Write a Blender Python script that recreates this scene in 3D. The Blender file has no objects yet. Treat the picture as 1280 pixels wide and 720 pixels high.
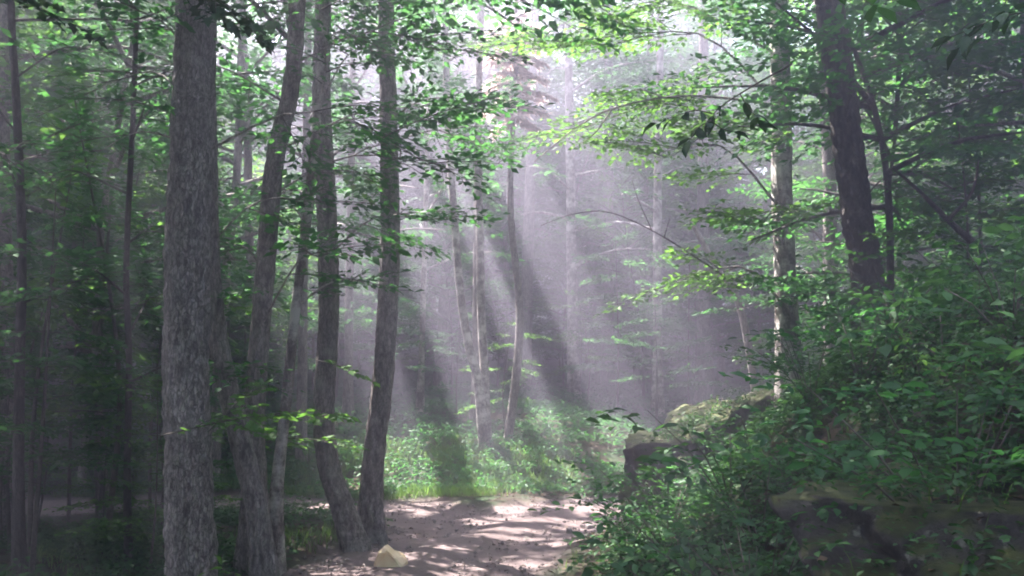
import bpy, math, random
import numpy as np
from mathutils import Vector, Matrix

# ------------------------------------------------------------------ camera, sky, sun, exposure
scene = bpy.context.scene
COL = scene.collection
R = math.radians
PITCH = R(6.7)
FPX = 1108.0                      # focal length in pixels of a 1280 px wide frame
CAM = np.array([0.0, 0.0, 1.7])

cam_d = bpy.data.cameras.new('camera')
cam_d.sensor_width = 36.0
cam_d.lens = 36.0 * FPX / 1280.0
cam_d.clip_end = 600
cam_d.clip_start = 0.05
cam = bpy.data.objects.new('camera', cam_d)
COL.objects.link(cam)
cam.location = CAM
cam.rotation_euler = (R(90) + PITCH, 0, 0)
scene.camera = cam

SUN_EL, SUN_AZ = R(60), R(-40)    # azimuth measured from +Y (the view direction), negative = left
SUN = np.array([math.sin(SUN_AZ) * math.cos(SUN_EL), math.cos(SUN_AZ) * math.cos(SUN_EL), math.sin(SUN_EL)])

world = bpy.data.worlds.new('World')
scene.world = world
world.use_nodes = True
nt = world.node_tree
nt.nodes.clear()
wo = nt.nodes.new('ShaderNodeOutputWorld')
bg = nt.nodes.new('ShaderNodeBackground')
sky = nt.nodes.new('ShaderNodeTexSky')
sky.sky_type = 'NISHITA'
sky.sun_disc = False
sky.sun_elevation = SUN_EL
sky.sun_rotation = SUN_AZ
sky.dust_density = 2.0
bg.inputs[1].default_value = 0.09
nt.links.new(sky.outputs[0], bg.inputs[0])
nt.links.new(bg.outputs[0], wo.inputs[0])

sun_d = bpy.data.lights.new('sun', 'SUN')
sun_d.energy = 5.0
sun_d.angle = R(0.55)
sun_d.color = (1.0, 0.94, 0.89)
sun = bpy.data.objects.new('sun', sun_d)
COL.objects.link(sun)
sun.location = (-20, 40, 60)
sun.rotation_euler = Vector(-SUN).to_track_quat('-Z', 'Y').to_euler()

scene.view_settings.view_transform = 'Standard'
scene.view_settings.look = 'None'
scene.view_settings.exposure = 3.95
scene.view_settings.gamma = 1.0
scene.view_settings.use_curve_mapping = False

cy = scene.cycles
cy.use_denoising = True
try:
    cy.denoiser = 'OPENIMAGEDENOISE'
    cy.denoising_input_passes = 'RGB_ALBEDO_NORMAL'
    cy.denoising_prefilter = 'ACCURATE'
except Exception:
    pass
cy.max_bounces = 4
cy.diffuse_bounces = 2
cy.glossy_bounces = 1
cy.transmission_bounces = 2
cy.volume_bounces = 0
cy.transparent_max_bounces = 4
cy.sample_clamp_indirect = 4.0
cy.use_adaptive_sampling = False
cy.filter_width = 1.9
cy.caustics_reflective = False
cy.caustics_refractive = False

HAZE_DENSITY = 0.020
HAZE_TOP = 31.5

rng = np.random.default_rng(11)

# ------------------------------------------------------------------ helpers
def P(px, py, Y):
    """Point seen at pixel (px, py) of the 1280x720 frame, at world depth Y."""
    x = (px - 640.0) / FPX
    y = (360.0 - py) / FPX
    fy = math.cos(PITCH) - y * math.sin(PITCH)
    fz = math.sin(PITCH) + y * math.cos(PITCH)
    t = Y / fy
    return np.array([x * t, Y, 1.7 + fz * t])

def hash_noise(x, y, s=1.0, seed=0.0):
    """cheap smooth value made of crossed sines, about -1..1"""
    x = np.asarray(x) * s; y = np.asarray(y) * s
    return (np.sin(x * 1.7 + 1.3 * np.sin(y * 1.1 + seed) + seed) * 0.5
            + np.sin(y * 2.3 + 1.7 * np.sin(x * 0.9 - seed) + 2.1 * seed) * 0.35
            + np.sin((x + y) * 3.9 + seed * 3.3 + 1.1 * np.sin(y * 2.7)) * 0.2)

def smooth(a, b, x):
    t = np.clip((np.asarray(x, float) - a) / (b - a), 0, 1)
    return t * t * (3 - 2 * t)

ROADS = [
    np.array([(-4.2, -30), (-3.4, -5), (-2.4, 3), (-1.25, 8), (-0.35, 11), (1.6, 13.7), (5, 15.6), (10, 17.2), (25, 22), (60, 32)], float),
    np.array([(-0.2, 11.6), (-1.8, 13.3), (-4.5, 14.1), (-9, 14.6), (-16, 15.2), (-60, 20)], float)]
HALF = [1.25, 1.05]

def seg_dist(x, y, line):
    x = np.asarray(x, float); y = np.asarray(y, float)
    best = np.full(x.shape, 1e9)
    for a, b in zip(line[:-1], line[1:]):
        d = b - a
        t = np.clip(((x - a[0]) * d[0] + (y - a[1]) * d[1]) / (d @ d), 0, 1)
        best = np.minimum(best, np.hypot(x - a[0] - t * d[0], y - a[1] - t * d[1]))
    return best

def road_mask(x, y):
    m = np.zeros(np.asarray(x, float).shape)
    for ln, hw in zip(ROADS, HALF):
        d = seg_dist(x, y, ln) + 0.14 * hash_noise(x, y, 2.1, 4.0)
        m = np.maximum(m, 1 - smooth(hw - 0.22, hw + 0.22, d))
    return m

EDGE_Y = [-40, 0, 4, 6, 8.2, 11.0, 11.9, 13.3, 15, 17, 22, 60]
EDGE_X = [1.1, 1.1, 1.1, 0.75, 0.5, 1.35, 1.85, 3.7, 6.6, 10.8, 22, 60]

def gz(x, y):
    x = np.asarray(x, float); y = np.asarray(y, float)
    e = np.interp(y, EDGE_Y, EDGE_X)
    d = np.maximum(x - e, 0)
    bank = 2.0 * (1 - np.exp(-(d / 2.25) ** 2.0)) + 0.16 * np.minimum(d, 30)
    yb = 15.5 + 0.75 * np.maximum(x - 1.2, 0) + 0.05 * np.maximum(-x - 4, 0)
    h = np.maximum(y - yb, 0)
    hill = 0.75 * (1 - np.exp(-(h / 3.0) ** 1.4)) + 0.10 * np.minimum(h, 40) + 0.5 * np.clip(h - 46, 0, 26)
    left = -0.02 * np.clip(-x - 4, 0, 40) * (1 - smooth(14, 22, y))
    z = np.maximum(bank, hill) + 0.12 * np.minimum(bank, hill) + left
    n = 0.07 * hash_noise(x, y, 0.8, 1.0) + 0.035 * hash_noise(x, y, 2.6, 2.0)
    far = np.hypot(x, y)
    n = n + 0.5 * smooth(25, 60, far) * hash_noise(x, y, 0.11, 5.0)
    r = road_mask(x, y)
    return z + n * (1 - 0.8 * r) - 0.05 * r

def gz1(x, y):
    return float(gz(np.array([x]), np.array([y]))[0])

def mesh_from_arrays(name, verts, faces_list, attr=None, smooth_shade=True):
    """faces_list: list of integer arrays (m, k) ; attr: per-vertex float"""
    me = bpy.data.meshes.new(name)
    verts = np.asarray(verts, np.float32)
    me.vertices.add(len(verts))
    me.vertices.foreach_set('co', verts.ravel())
    loops = np.concatenate([f.ravel() for f in faces_list]).astype(np.int32)
    sizes = np.concatenate([np.full(len(f), f.shape[1], np.int32) for f in faces_list])
    starts = np.concatenate([[0], np.cumsum(sizes)[:-1]]).astype(np.int32)
    me.loops.add(len(loops))
    me.loops.foreach_set('vertex_index', loops)
    me.polygons.add(len(sizes))
    me.polygons.foreach_set('loop_start', starts)
    me.polygons.foreach_set('loop_total', sizes)
    if attr is not None:
        for k, v in attr.items():
            a = me.attributes.new(k, 'FLOAT', 'POINT')
            a.data.foreach_set('value', np.asarray(v, np.float32))
    me.polygons.foreach_set('use_smooth', np.full(len(sizes), smooth_shade, bool))
    me.update(calc_edges=True)
    me.validate()
    return me

def obj(name, me, mat=None, parent=None, kind=None):
    o = bpy.data.objects.new(name, me)
    COL.objects.link(o)
    if mat is not None and me is not None and not me.materials:
        me.materials.append(mat)
    if parent is not None:
        o.parent = parent
    if kind:
        o['kind'] = kind
    return o

def tag(o, label, cat, group=None):
    o['label'] = label
    o['category'] = cat
    if group:
        o['group'] = group
    return o

def empty(name, loc, label=None, cat=None, group=None):
    o = bpy.data.objects.new(name, None)
    COL.objects.link(o)
    o.location = loc
    o.empty_display_size = 0.2
    if label:
        tag(o, label, cat, group)
    return o

def dup(root, loc, rotz, scale=1.0, label=None, group=None):
    r = root.copy(); COL.objects.link(r)
    r.location = loc; r.rotation_euler = (0, 0, rotz); r.scale = (scale,) * 3
    if label: r['label'] = label
    if group: r['group'] = group
    for ch in list(root.children):
        c = ch.copy(); COL.objects.link(c); c.parent = r
        for g in list(ch.children):
            d = g.copy(); COL.objects.link(d); d.parent = c
    return r

# --- curves and tubes
def catmull(pts, n):
    pts = np.asarray(pts, float)
    p = np.vstack([2 * pts[0] - pts[1], pts, 2 * pts[-1] - pts[-2]])
    out = []
    m = len(pts) - 1
    for u in np.linspace(0, m, n):
        i = min(int(u), m - 1); t = u - i
        a, b, c, d = p[i], p[i + 1], p[i + 2], p[i + 3]
        out.append(0.5 * ((2 * b) + (-a + c) * t + (2 * a - 5 * b + 4 * c - d) * t * t + (-a + 3 * b - 3 * c + d) * t ** 3))
    return np.array(out)

class Tubes:
    def __init__(self):
        self.v = []; self.f = []; self.n = 0; self.tri = []
    def add(self, pts, rad, sides=6, rough=0.0, seed=0.0, flare=0.0, relief=0.0):
        pts = np.asarray(pts, float); rad = np.asarray(rad, float)
        k = len(pts)
        tan = np.gradient(pts, axis=0)
        tan /= np.linalg.norm(tan, axis=1)[:, None] + 1e-9
        ref = np.array([0.13, 1.0, 0.07]) if abs(tan[:, 1]).mean() < 0.8 else np.array([1.0, 0.1, 0.05])
        u = np.cross(tan, ref); u /= np.linalg.norm(u, axis=1)[:, None]
        w = np.cross(tan, u)
        an = np.linspace(0, 2 * math.pi, sides, endpoint=False)
        rr = np.repeat(rad[:, None], sides, 1)
        if rough:
            s = np.arange(k)[:, None] * 0.55
            rr = rr * (1 + rough * (np.sin(3 * an[None] + seed + 0.25 * s) * 0.5 + np.sin(5 * an[None] - 2 * seed + 0.6 * s) * 0.35
                                    + np.sin(2 * an[None] + 1.7 * s + seed) * 0.35))
        if flare:
            t = np.clip(1 - np.arange(k) / (0.16 * k), 0, 1)[:, None] ** 2
            rr = rr * (1 + flare * t * (0.75 + 0.5 * np.sin(4 * an[None] + seed) + 0.25 * np.sin(7 * an[None] + 2 * seed)))
        if relief:
            ln = np.concatenate([[0], np.cumsum(np.linalg.norm(np.diff(pts, axis=0), axis=1))])[:, None]
            w_ = an[None] + .16 * np.sin(ln * 5.1 + seed) + .1 * np.sin(ln * 11.7 + 3 * an[None])
            q_ = max(8, int(rad[0] * 62))
            rdg = np.abs(np.sin(w_ * q_ * .5 + .8 * np.sin(ln * 7.3 + 2 * an[None] + seed))) ** .7
            plate = .5 + .5 * np.sin(ln * 23 + 5 * np.sin(an[None] * q_ * .5 + seed) + 3 * np.sin(ln * 3.1))
            rr = rr + relief * (rdg * (.65 + .35 * plate) - .5) + relief * .5 * np.sin(ln * 2.3 + 3 * an[None] + seed) * np.sin(ln * .9 + 2 * an[None])
        ring = pts[:, None, :] + rr[:, :, None] * (np.cos(an)[None, :, None] * u[:, None, :] + np.sin(an)[None, :, None] * w[:, None, :])
        idx = self.n + np.arange(k * sides).reshape(k, sides)
        a = idx[:-1]; b = idx[1:]
        q = np.stack([a, np.roll(a, -1, 1), np.roll(b, -1, 1), b], -1).reshape(-1, 4)
        self.v.append(ring.reshape(-1, 3)); self.f.append(q)
        self.n += k * sides
        # tip cap
        tip = pts[-1] + tan[-1] * rad[-1]
        self.v.append(tip[None]); ti = self.n; self.n += 1
        last = idx[-1]
        self.tri.append(np.stack([last, np.roll(last, -1), np.full(sides, ti)], -1))
    def mesh(self, name):
        return mesh_from_arrays(name, np.vstack(self.v), [np.vstack(self.f), np.vstack(self.tri)])

# --- leaves
def unit(a):
    return a / (np.linalg.norm(a, axis=-1, keepdims=True) + 1e-9)

# templates: (along, across, lift) in leaf lengths; faces
T_DIAMOND = (np.array([(0, 0, 0), (.45, .27, .07), (1, 0, -.05), (.45, -.27, .07)]), [np.array([[0, 2, 1], [0, 3, 2]])])
T_OVAL = (np.array([(0, 0, 0), (.25, .2, .05), (.62, .23, .05), (1, 0, -.1), (.62, -.23, .05), (.25, -.2, .05), (.45, 0, 0)]),
          [np.array([[0, 6, 2, 1], [6, 3, 2, 2], [0, 5, 4, 6], [6, 4, 3, 3]])])
T_OVAL = (T_OVAL[0], [np.array([[0, 6, 2, 1], [0, 5, 4, 6]]), np.array([[6, 3, 2], [6, 4, 3]])])
T_MAPLE = (np.array([(0, 0, 0), (.12, .34, .03), (.36, .22, .02), (.52, .52, -.03), (.64, .2, .02), (1, 0, -.08), (.64, -.2, .02),
                     (.52, -.52, -.03), (.36, -.22, .02), (.12, -.34, .03), (.42, 0, 0.0)]),
           [np.array([[10, 0, 1], [10, 1, 2], [10, 2, 3], [10, 3, 4], [10, 4, 5], [10, 5, 6], [10, 6, 7], [10, 7, 8], [10, 8, 9], [10, 9, 0]])])

class Leaves:
    """a bag of leaves: position, direction, normal, size"""
    def __init__(self):
        self.p = []; self.d = []; self.n = []; self.s = []
    def add(self, p, d, n, s):
        self.p.append(p); self.d.append(d); self.n.append(n); self.s.append(s)
    def arrays(self):
        return np.vstack(self.p), np.vstack(self.d), np.vstack(self.n), np.concatenate(self.s)
    def count(self):
        return sum(len(x) for x in self.s)
    def mesh(self, name, template=T_DIAMOND, keep=None, rg=None):
        p, d, n, s = self.arrays()
        if keep is not None:
            k = keep(p)
            p, d, n, s = p[k], d[k], n[k], s[k]
        return leaf_mesh(name, p, d, n, s, template, rg)

def leaf_mesh(name, p, d, n, s, template=T_DIAMOND, rg=None):
    rg = rg or rng
    tv, tf = template
    d = unit(d); side = unit(np.cross(n, d)); up = np.cross(d, side)
    k = len(tv)
    m = len(p)
    v = (p[:, None, :] + s[:, None, None] * (tv[None, :, 0, None] * d[:, None, :] + tv[None, :, 1, None] * side[:, None, :]
                                             + tv[None, :, 2, None] * up[:, None, :])).reshape(-1, 3)
    base = (np.arange(m) * k)[:, None, None]
    faces = [(base + f[None]).reshape(-1, f.shape[1]) for f in tf]
    r = np.repeat(rg.random(m), k)
    return mesh_from_arrays(name, v, faces, {'rnd': r}, smooth_shade=True)

def make_spray(rg, L, leaf, dens=1.0, droop=0.18, width=0.45, jit=0.38):
    """A flat spray of leaves: main axis along +x in the xy plane. returns p,d,n,s and twig polylines"""
    ps, ds, ns, ss = [], [], [], []
    twigs = []
    nt_ = max(4, int(L / (leaf * 0.62)))
    ts = np.linspace(0.12, 1.0, nt_)
    bend = rg.normal(0, 0.12)
    axis = lambda t: np.array([t * L, bend * L * t * t, -droop * L * t * t])
    twigs.append(np.array([axis(t) for t in np.linspace(0, 1, 4)]))
    side = 1
    for t in ts:
        side = -side
        a0 = axis(t)
        tl = L * width * (1.12 - 0.75 * t) * rg.uniform(0.6, 1.15) if t < 0.97 else L * 0.16
        ang = side * R(rg.uniform(38, 62)) * (0.15 if t > 0.97 else 1)
        dv = np.array([math.cos(ang), math.sin(ang), rg.normal(-0.05, 0.1)])
        end = a0 + dv * tl + np.array([0, 0, -droop * tl * 0.5])
        twigs.append(np.array([a0, end]))
        nl = max(2, int(tl / (leaf * 0.40) * dens))
        u = (np.arange(nl) + rg.uniform(0.3, 0.9)) / nl
        alt = np.where(np.arange(nl) % 2 == 0, 1.0, -1.0)
        p = a0 + (end - a0)[None] * u[:, None]
        la = ang + alt * np.radians(rg.uniform(25, 60, nl)) * np.where(u > 0.93, 0.1, 1)
        d = np.stack([np.cos(la), np.sin(la), rg.normal(-0.12, 0.2, nl)], 1)
        ps.append(p + d * leaf * 0.12 + rg.normal(0, leaf * 0.15, (nl, 3)))
        ds.append(d)
        ns.append(np.stack([rg.normal(0, jit, nl), rg.normal(0, jit, nl), np.ones(nl)], 1))
        ss.append(leaf * rg.uniform(0.5, 1.35, nl))
    return np.vstack(ps), unit(np.vstack(ds)), unit(np.vstack(ns)), np.concatenate(ss), twigs

def rot_to(az, el, roll=0.0):
    """matrix turning local +x to direction (az from +x, elevation)"""
    m = Matrix.Rotation(az, 3, 'Z') @ Matrix.Rotation(-el, 3, 'Y') @ Matrix.Rotation(roll, 3, 'X')
    return np.array(m)

def put_spray(L_, tubes, rg, origin, az, el, length, leaf, dens=1.0, twig_r=0.006, twigs=True, droop=0.18, roll=None, keep=None, width=0.45, jit=0.38):
    p, d, n, s, tw = make_spray(rg, length, leaf, dens, droop, width, jit)
    M = rot_to(az, el, rg.normal(0, 0.18) if roll is None else roll)
    p = p @ M.T + origin; d = d @ M.T; n = n @ M.T
    if keep is not None:
        k = keep(p)
        twigs = twigs and k.mean() > .6
        p, d, n, s = p[k], d[k], n[k], s[k]
    if len(p):
        L_.add(p, d, n, s)
    if twigs and tubes is not None:
        for i, t in enumerate(tw):
            if i and rg.random() < 0.3:
                continue
            q = t @ M.T + origin
            r0 = twig_r if i == 0 else twig_r * 0.5
            tubes.add(q, np.linspace(r0, r0 * 0.35, len(q)), 3)

# ------------------------------------------------------------------ materials
def new_mat(name):
    m = bpy.data.materials.new(name)
    m.use_nodes = True
    m.node_tree.nodes.clear()
    return m, m.node_tree.nodes, m.node_tree.links

def leaf_mat(name, dark, light, trans, t_fac=0.42, gloss=0.015):
    m, N, K = new_mat(name)
    out = N.new('ShaderNodeOutputMaterial')
    at = N.new('ShaderNodeAttribute'); at.attribute_name = 'rnd'
    oi = N.new('ShaderNodeObjectInfo')
    add = N.new('ShaderNodeMath'); add.operation = 'MULTIPLY_ADD'
    K.new(oi.outputs['Random'], add.inputs[0]); add.inputs[1].default_value = 0.35; K.new(at.outputs['Fac'], add.inputs[2])
    ramp = N.new('ShaderNodeMapRange'); ramp.inputs[1].default_value = 0.1; ramp.inputs[2].default_value = 1.25
    K.new(add.outputs[0], ramp.inputs[0])
    mx = N.new('ShaderNodeMixRGB'); mx.inputs[1].default_value = (*dark, 1); mx.inputs[2].default_value = (*light, 1)
    K.new(ramp.outputs[0], mx.inputs[0])
    hs = N.new('ShaderNodeMixRGB'); hs.blend_type = 'MULTIPLY'; hs.inputs[0].default_value = 1.0
    hs.inputs[2].default_value = (*[t / max(l, 1e-3) for t, l in zip(trans, light)], 1)
    K.new(mx.outputs[0], hs.inputs[1])
    df = N.new('ShaderNodeBsdfDiffuse'); tr = N.new('ShaderNodeBsdfTranslucent')
    K.new(mx.outputs[0], df.inputs[0]); K.new(hs.outputs[0], tr.inputs[0])
    ms = N.new('ShaderNodeMixShader'); ms.inputs[0].default_value = t_fac
    K.new(df.outputs[0], ms.inputs[1]); K.new(tr.outputs[0], ms.inputs[2])
    gl = N.new('ShaderNodeBsdfGlossy'); gl.inputs['Roughness'].default_value = 0.5; gl.inputs[0].default_value = (0.9, 0.95, 0.9, 1)
    m2 = N.new('ShaderNodeMixShader'); m2.inputs[0].default_value = gloss
    K.new(ms.outputs[0], m2.inputs[1]); K.new(gl.outputs[0], m2.inputs[2])
    K.new(m2.outputs[0], out.inputs[0])
    return m

def bark_mat(name, dark, light, lichen=(0.34, 0.32, 0.31), lich_amt=0.35, scale=9.0, bump=0.5):
    m, N, K = new_mat(name)
    out = N.new('ShaderNodeOutputMaterial')
    tc = N.new('ShaderNodeTexCoord')
    mp = N.new('ShaderNodeMapping'); mp.inputs['Scale'].default_value = (scale, scale, scale * 0.4)
    K.new(tc.outputs['Object'], mp.inputs[0])
    n1 = N.new('ShaderNodeTexNoise'); n1.inputs['Scale'].default_value = 2.2; n1.inputs['Detail'].default_value = 6; n1.inputs['Roughness'].default_value = 0.65
    K.new(mp.outputs[0], n1.inputs[0])
    cr = N.new('ShaderNodeValToRGB')
    cr.color_ramp.elements[0].position = 0.36; cr.color_ramp.elements[0].color = (*dark, 1)
    cr.color_ramp.elements[1].position = 0.66; cr.color_ramp.elements[1].color = (*light, 1)
    K.new(n1.outputs[0], cr.inputs[0])
    wp = N.new('ShaderNodeMixRGB'); wp.blend_type = 'ADD'; wp.inputs[0].default_value = .9
    K.new(mp.outputs[0], wp.inputs[1]); K.new(n1.outputs['Color'], wp.inputs[2])
    vo = N.new('ShaderNodeTexVoronoi'); vo.feature = 'DISTANCE_TO_EDGE'; vo.inputs['Scale'].default_value = 3.2
    K.new(wp.outputs[0], vo.inputs[0])
    ck = N.new('ShaderNodeMapRange'); ck.inputs[1].default_value = 0.0; ck.inputs[2].default_value = .16; ck.inputs[3].default_value = .45; ck.inputs[4].default_value = 1.0
    K.new(vo.outputs['Distance'], ck.inputs[0])
    cm_ = N.new('ShaderNodeMixRGB'); cm_.blend_type = 'MULTIPLY'; cm_.inputs[0].default_value = 1.0
    K.new(cr.outputs[0], cm_.inputs[1]); K.new(ck.outputs[0], cm_.inputs[2])
    hm = N.new('ShaderNodeMath'); hm.operation = 'MULTIPLY_ADD'; hm.inputs[1].default_value = .8
    K.new(ck.outputs[0], hm.inputs[0]); K.new(n1.outputs[0], hm.inputs[2])
    n2 = N.new('ShaderNodeTexNoise'); n2.inputs['Scale'].default_value = 3.4; n2.inputs['Detail'].default_value = 7; n2.inputs['Roughness'].default_value = .7
    K.new(tc.outputs['Object'], n2.inputs[0])
    c2 = N.new('ShaderNodeValToRGB')
    c2.color_ramp.elements[0].position = 0.62 - 0.2 * lich_amt; c2.color_ramp.elements[1].position = 0.74 - 0.12 * lich_amt
    K.new(n2.outputs[0], c2.inputs[0])
    sc = N.new('ShaderNodeMath'); sc.operation = 'MULTIPLY'; sc.inputs[1].default_value = lich_amt * 1.6; sc.use_clamp = True
    K.new(c2.outputs[0], sc.inputs[0])
    mx = N.new('ShaderNodeMixRGB'); mx.inputs[2].default_value = (*lichen, 1)
    K.new(sc.outputs[0], mx.inputs[0]); K.new(cm_.outputs[0], mx.inputs[1])
    bs = N.new('ShaderNodeBsdfPrincipled'); bs.inputs['Roughness'].default_value = 0.85
    K.new(mx.outputs[0], bs.inputs['Base Color'])
    bp = N.new('ShaderNodeBump'); bp.inputs['Strength'].default_value = bump; bp.inputs['Distance'].default_value = 0.05
    K.new(hm.outputs[0], bp.inputs['Height']); K.new(bp.outputs[0], bs.inputs['Normal'])
    K.new(bs.outputs[0], out.inputs[0])
    return m

def ground_mat():
    m, N, K = new_mat('forest_floor')
    out = N.new('ShaderNodeOutputMaterial')
    tc = N.new('ShaderNodeTexCoord')
    def noise(s, d=6, r=0.6):
        n = N.new('ShaderNodeTexNoise'); n.inputs['Scale'].default_value = s; n.inputs['Detail'].default_value = d; n.inputs['Roughness'].default_value = r
        K.new(tc.outputs['Object'], n.inputs[0]); return n
    def ramp(src, p0, c0, p1, c1):
        c = N.new('ShaderNodeValToRGB'); e = c.color_ramp.elements
        e[0].position = p0; e[0].color = (*c0, 1); e[1].position = p1; e[1].color = (*c1, 1)
        K.new(src, c.inputs[0]); return c
    n_f = noise(14, 7, .7); n_m = noise(1.6, 4); n_s = noise(55, 3)
    litter = ramp(n_f.outputs[0], .35, (.018, .014, .01), .68, (.075, .054, .036))
    soil = ramp(n_m.outputs[0], .45, (0, 0, 0), .62, (1, 1, 1))
    mix1 = N.new('ShaderNodeMixRGB'); mix1.inputs[2].default_value = (.024, .042, .016, 1)
    K.new(soil.outputs[0], mix1.inputs[0]); K.new(litter.outputs[0], mix1.inputs[1])
    dirt = ramp(n_f.outputs[0], .3, (.1, .071, .07), .7, (.19, .145, .143))
    peb = ramp(n_s.outputs[0], .6, (0, 0, 0), .72, (.45, .45, .45))
    dmx = N.new('ShaderNodeMixRGB'); dmx.inputs[2].default_value = (.3, .26, .25, 1)
    K.new(peb.outputs[0], dmx.inputs[0]); K.new(dirt.outputs[0], dmx.inputs[1])
    at = N.new('ShaderNodeAttribute'); at.attribute_name = 'road'
    mix2 = N.new('ShaderNodeMixRGB')
    K.new(at.outputs['Fac'], mix2.inputs[0]); K.new(mix1.outputs[0], mix2.inputs[1]); K.new(dmx.outputs[0], mix2.inputs[2])
    bs = N.new('ShaderNodeBsdfPrincipled'); bs.inputs['Roughness'].default_value = .92
    bs.inputs['Specular IOR Level'].default_value = 0.2
    K.new(mix2.outputs[0], bs.inputs['Base Color'])
    bp = N.new('ShaderNodeBump'); bp.inputs['Strength'].default_value = .6; bp.inputs['Distance'].default_value = .018
    K.new(n_f.outputs[0], bp.inputs['Height']); K.new(bp.outputs[0], bs.inputs['Normal'])
    K.new(bs.outputs[0], out.inputs[0])
    return m

def rock_mat():
    m, N, K = new_mat('mossy_rock')
    out = N.new('ShaderNodeOutputMaterial')
    tc = N.new('ShaderNodeTexCoord'); ge = N.new('ShaderNodeNewGeometry')
    n1 = N.new('ShaderNodeTexNoise'); n1.inputs['Scale'].default_value = 5; n1.inputs['Detail'].default_value = 8; n1.inputs['Roughness'].default_value = .7
    K.new(tc.outputs['Object'], n1.inputs[0])
    cr = N.new('ShaderNodeValToRGB'); e = cr.color_ramp.elements
    e[0].position = .35; e[0].color = (.016, .013, .013, 1); e[1].position = .7; e[1].color = (.085, .068, .066, 1)
    K.new(n1.outputs[0], cr.inputs[0])
    n3 = N.new('ShaderNodeTexNoise'); n3.inputs['Scale'].default_value = 11; n3.inputs['Detail'].default_value = 4
    K.new(tc.outputs['Object'], n3.inputs[0])
    c3 = N.new('ShaderNodeValToRGB'); c3.color_ramp.elements[0].position = .63; c3.color_ramp.elements[1].position = .7
    K.new(n3.outputs[0], c3.inputs[0])
    lx = N.new('ShaderNodeMixRGB'); lx.inputs[2].default_value = (.2, .18, .17, 1)
    K.new(c3.outputs[0], lx.inputs[0]); K.new(cr.outputs[0], lx.inputs[1])
    n2 = N.new('ShaderNodeTexNoise'); n2.inputs['Scale'].default_value = 2.2; n2.inputs['Detail'].default_value = 6
    K.new(tc.outputs['Object'], n2.inputs[0])
    sp = N.new('ShaderNodeSeparateXYZ'); K.new(ge.outputs['Normal'], sp.inputs[0])
    ma = N.new('ShaderNodeMath'); ma.operation = 'MULTIPLY_ADD'; ma.inputs[1].default_value = .55
    K.new(sp.outputs['Z'], ma.inputs[0]); K.new(n2.outputs[0], ma.inputs[2])
    cm = N.new('ShaderNodeValToRGB'); cm.color_ramp.elements[0].position = .74; cm.color_ramp.elements[1].position = .9
    K.new(ma.outputs[0], cm.inputs[0])
    moss = N.new('ShaderNodeValToRGB'); e = moss.color_ramp.elements
    e[0].position = .3; e[0].color = (.02, .028, .008, 1); e[1].position = .7; e[1].color = (.075, .08, .02, 1)
    K.new(n3.outputs[0], moss.inputs[0])
    mx = N.new('ShaderNodeMixRGB')
    K.new(cm.outputs[0], mx.inputs[0]); K.new(lx.outputs[0], mx.inputs[1]); K.new(moss.outputs[0], mx.inputs[2])
    bs = N.new('ShaderNodeBsdfPrincipled'); bs.inputs['Roughness'].default_value = .9
    K.new(mx.outputs[0], bs.inputs['Base Color'])
    bp = N.new('ShaderNodeBump'); bp.inputs['Strength'].default_value = .8; bp.inputs['Distance'].default_value = .06
    K.new(n1.outputs[0], bp.inputs['Height']); K.new(bp.outputs[0], bs.inputs['Normal'])
    K.new(bs.outputs[0], out.inputs[0])
    return m

def plain_mat(name, c0, c1, scale=8, rough=.8, bump=.3):
    m, N, K = new_mat(name)
    out = N.new('ShaderNodeOutputMaterial')
    tc = N.new('ShaderNodeTexCoord')
    n1 = N.new('ShaderNodeTexNoise'); n1.inputs['Scale'].default_value = scale; n1.inputs['Detail'].default_value = 6
    K.new(tc.outputs['Object'], n1.inputs[0])
    cr = N.new('ShaderNodeValToRGB'); e = cr.color_ramp.elements
    e[0].position = .35; e[0].color = (*c0, 1); e[1].position = .65; e[1].color = (*c1, 1)
    K.new(n1.outputs[0], cr.inputs[0])
    bs = N.new('ShaderNodeBsdfPrincipled'); bs.inputs['Roughness'].default_value = rough
    K.new(cr.outputs[0], bs.inputs['Base Color'])
    bp = N.new('ShaderNodeBump'); bp.inputs['Strength'].default_value = bump; bp.inputs['Distance'].default_value = .02
    K.new(n1.outputs[0], bp.inputs['Height']); K.new(bp.outputs[0], bs.inputs['Normal'])
    K.new(bs.outputs[0], out.inputs[0])
    return m

M_LEAF = leaf_mat('leaf_green', (.024, .078, .03), (.055, .145, .048), (.105, .3, .06), .45)
M_LEAF_BRIGHT = leaf_mat('leaf_bright', (.036, .09, .026), (.078, .16, .04), (.18, .37, .058), .5)
M_LEAF_DARK = leaf_mat('leaf_dark', (.018, .04, .02), (.035, .075, .034), (.05, .1, .03), .25)  # darkened leaf colour; on the near boughs it stands in for shade
M_COVER = leaf_mat('undergrowth_leaf', (.022, .06, .024), (.056, .13, .044), (.1, .24, .05), .35, .015)
M_GRASS = leaf_mat('grass_blade', (.05, .1, .025), (.1, .17, .045), (.2, .34, .07), .45)
M_LITTER = leaf_mat('dead_leaf', (.03, .02, .014), (.13, .085, .055), (.13, .085, .05), .15, 0.02)
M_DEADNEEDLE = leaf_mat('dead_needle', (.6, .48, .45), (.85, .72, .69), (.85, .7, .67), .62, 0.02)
M_BARK = bark_mat('bark_grey', (.1, .08, .077), (.36, .305, .295))
M_BARK_BIG = bark_mat('bark_big', (.17, .14, .137), (.42, .36, .355), lichen=(.44, .4, .39), lich_amt=.25, scale=11, bump=.8)
M_BARK_PALE = bark_mat('bark_pale', (.09, .065, .058), (.3, .25, .235), lichen=(.55, .5, .48), lich_amt=.8)
M_BARK_DARK = bark_mat('bark_dark', (.03, .022, .02), (.11, .085, .078), lich_amt=.2, scale=8, bump=.8)
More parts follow.
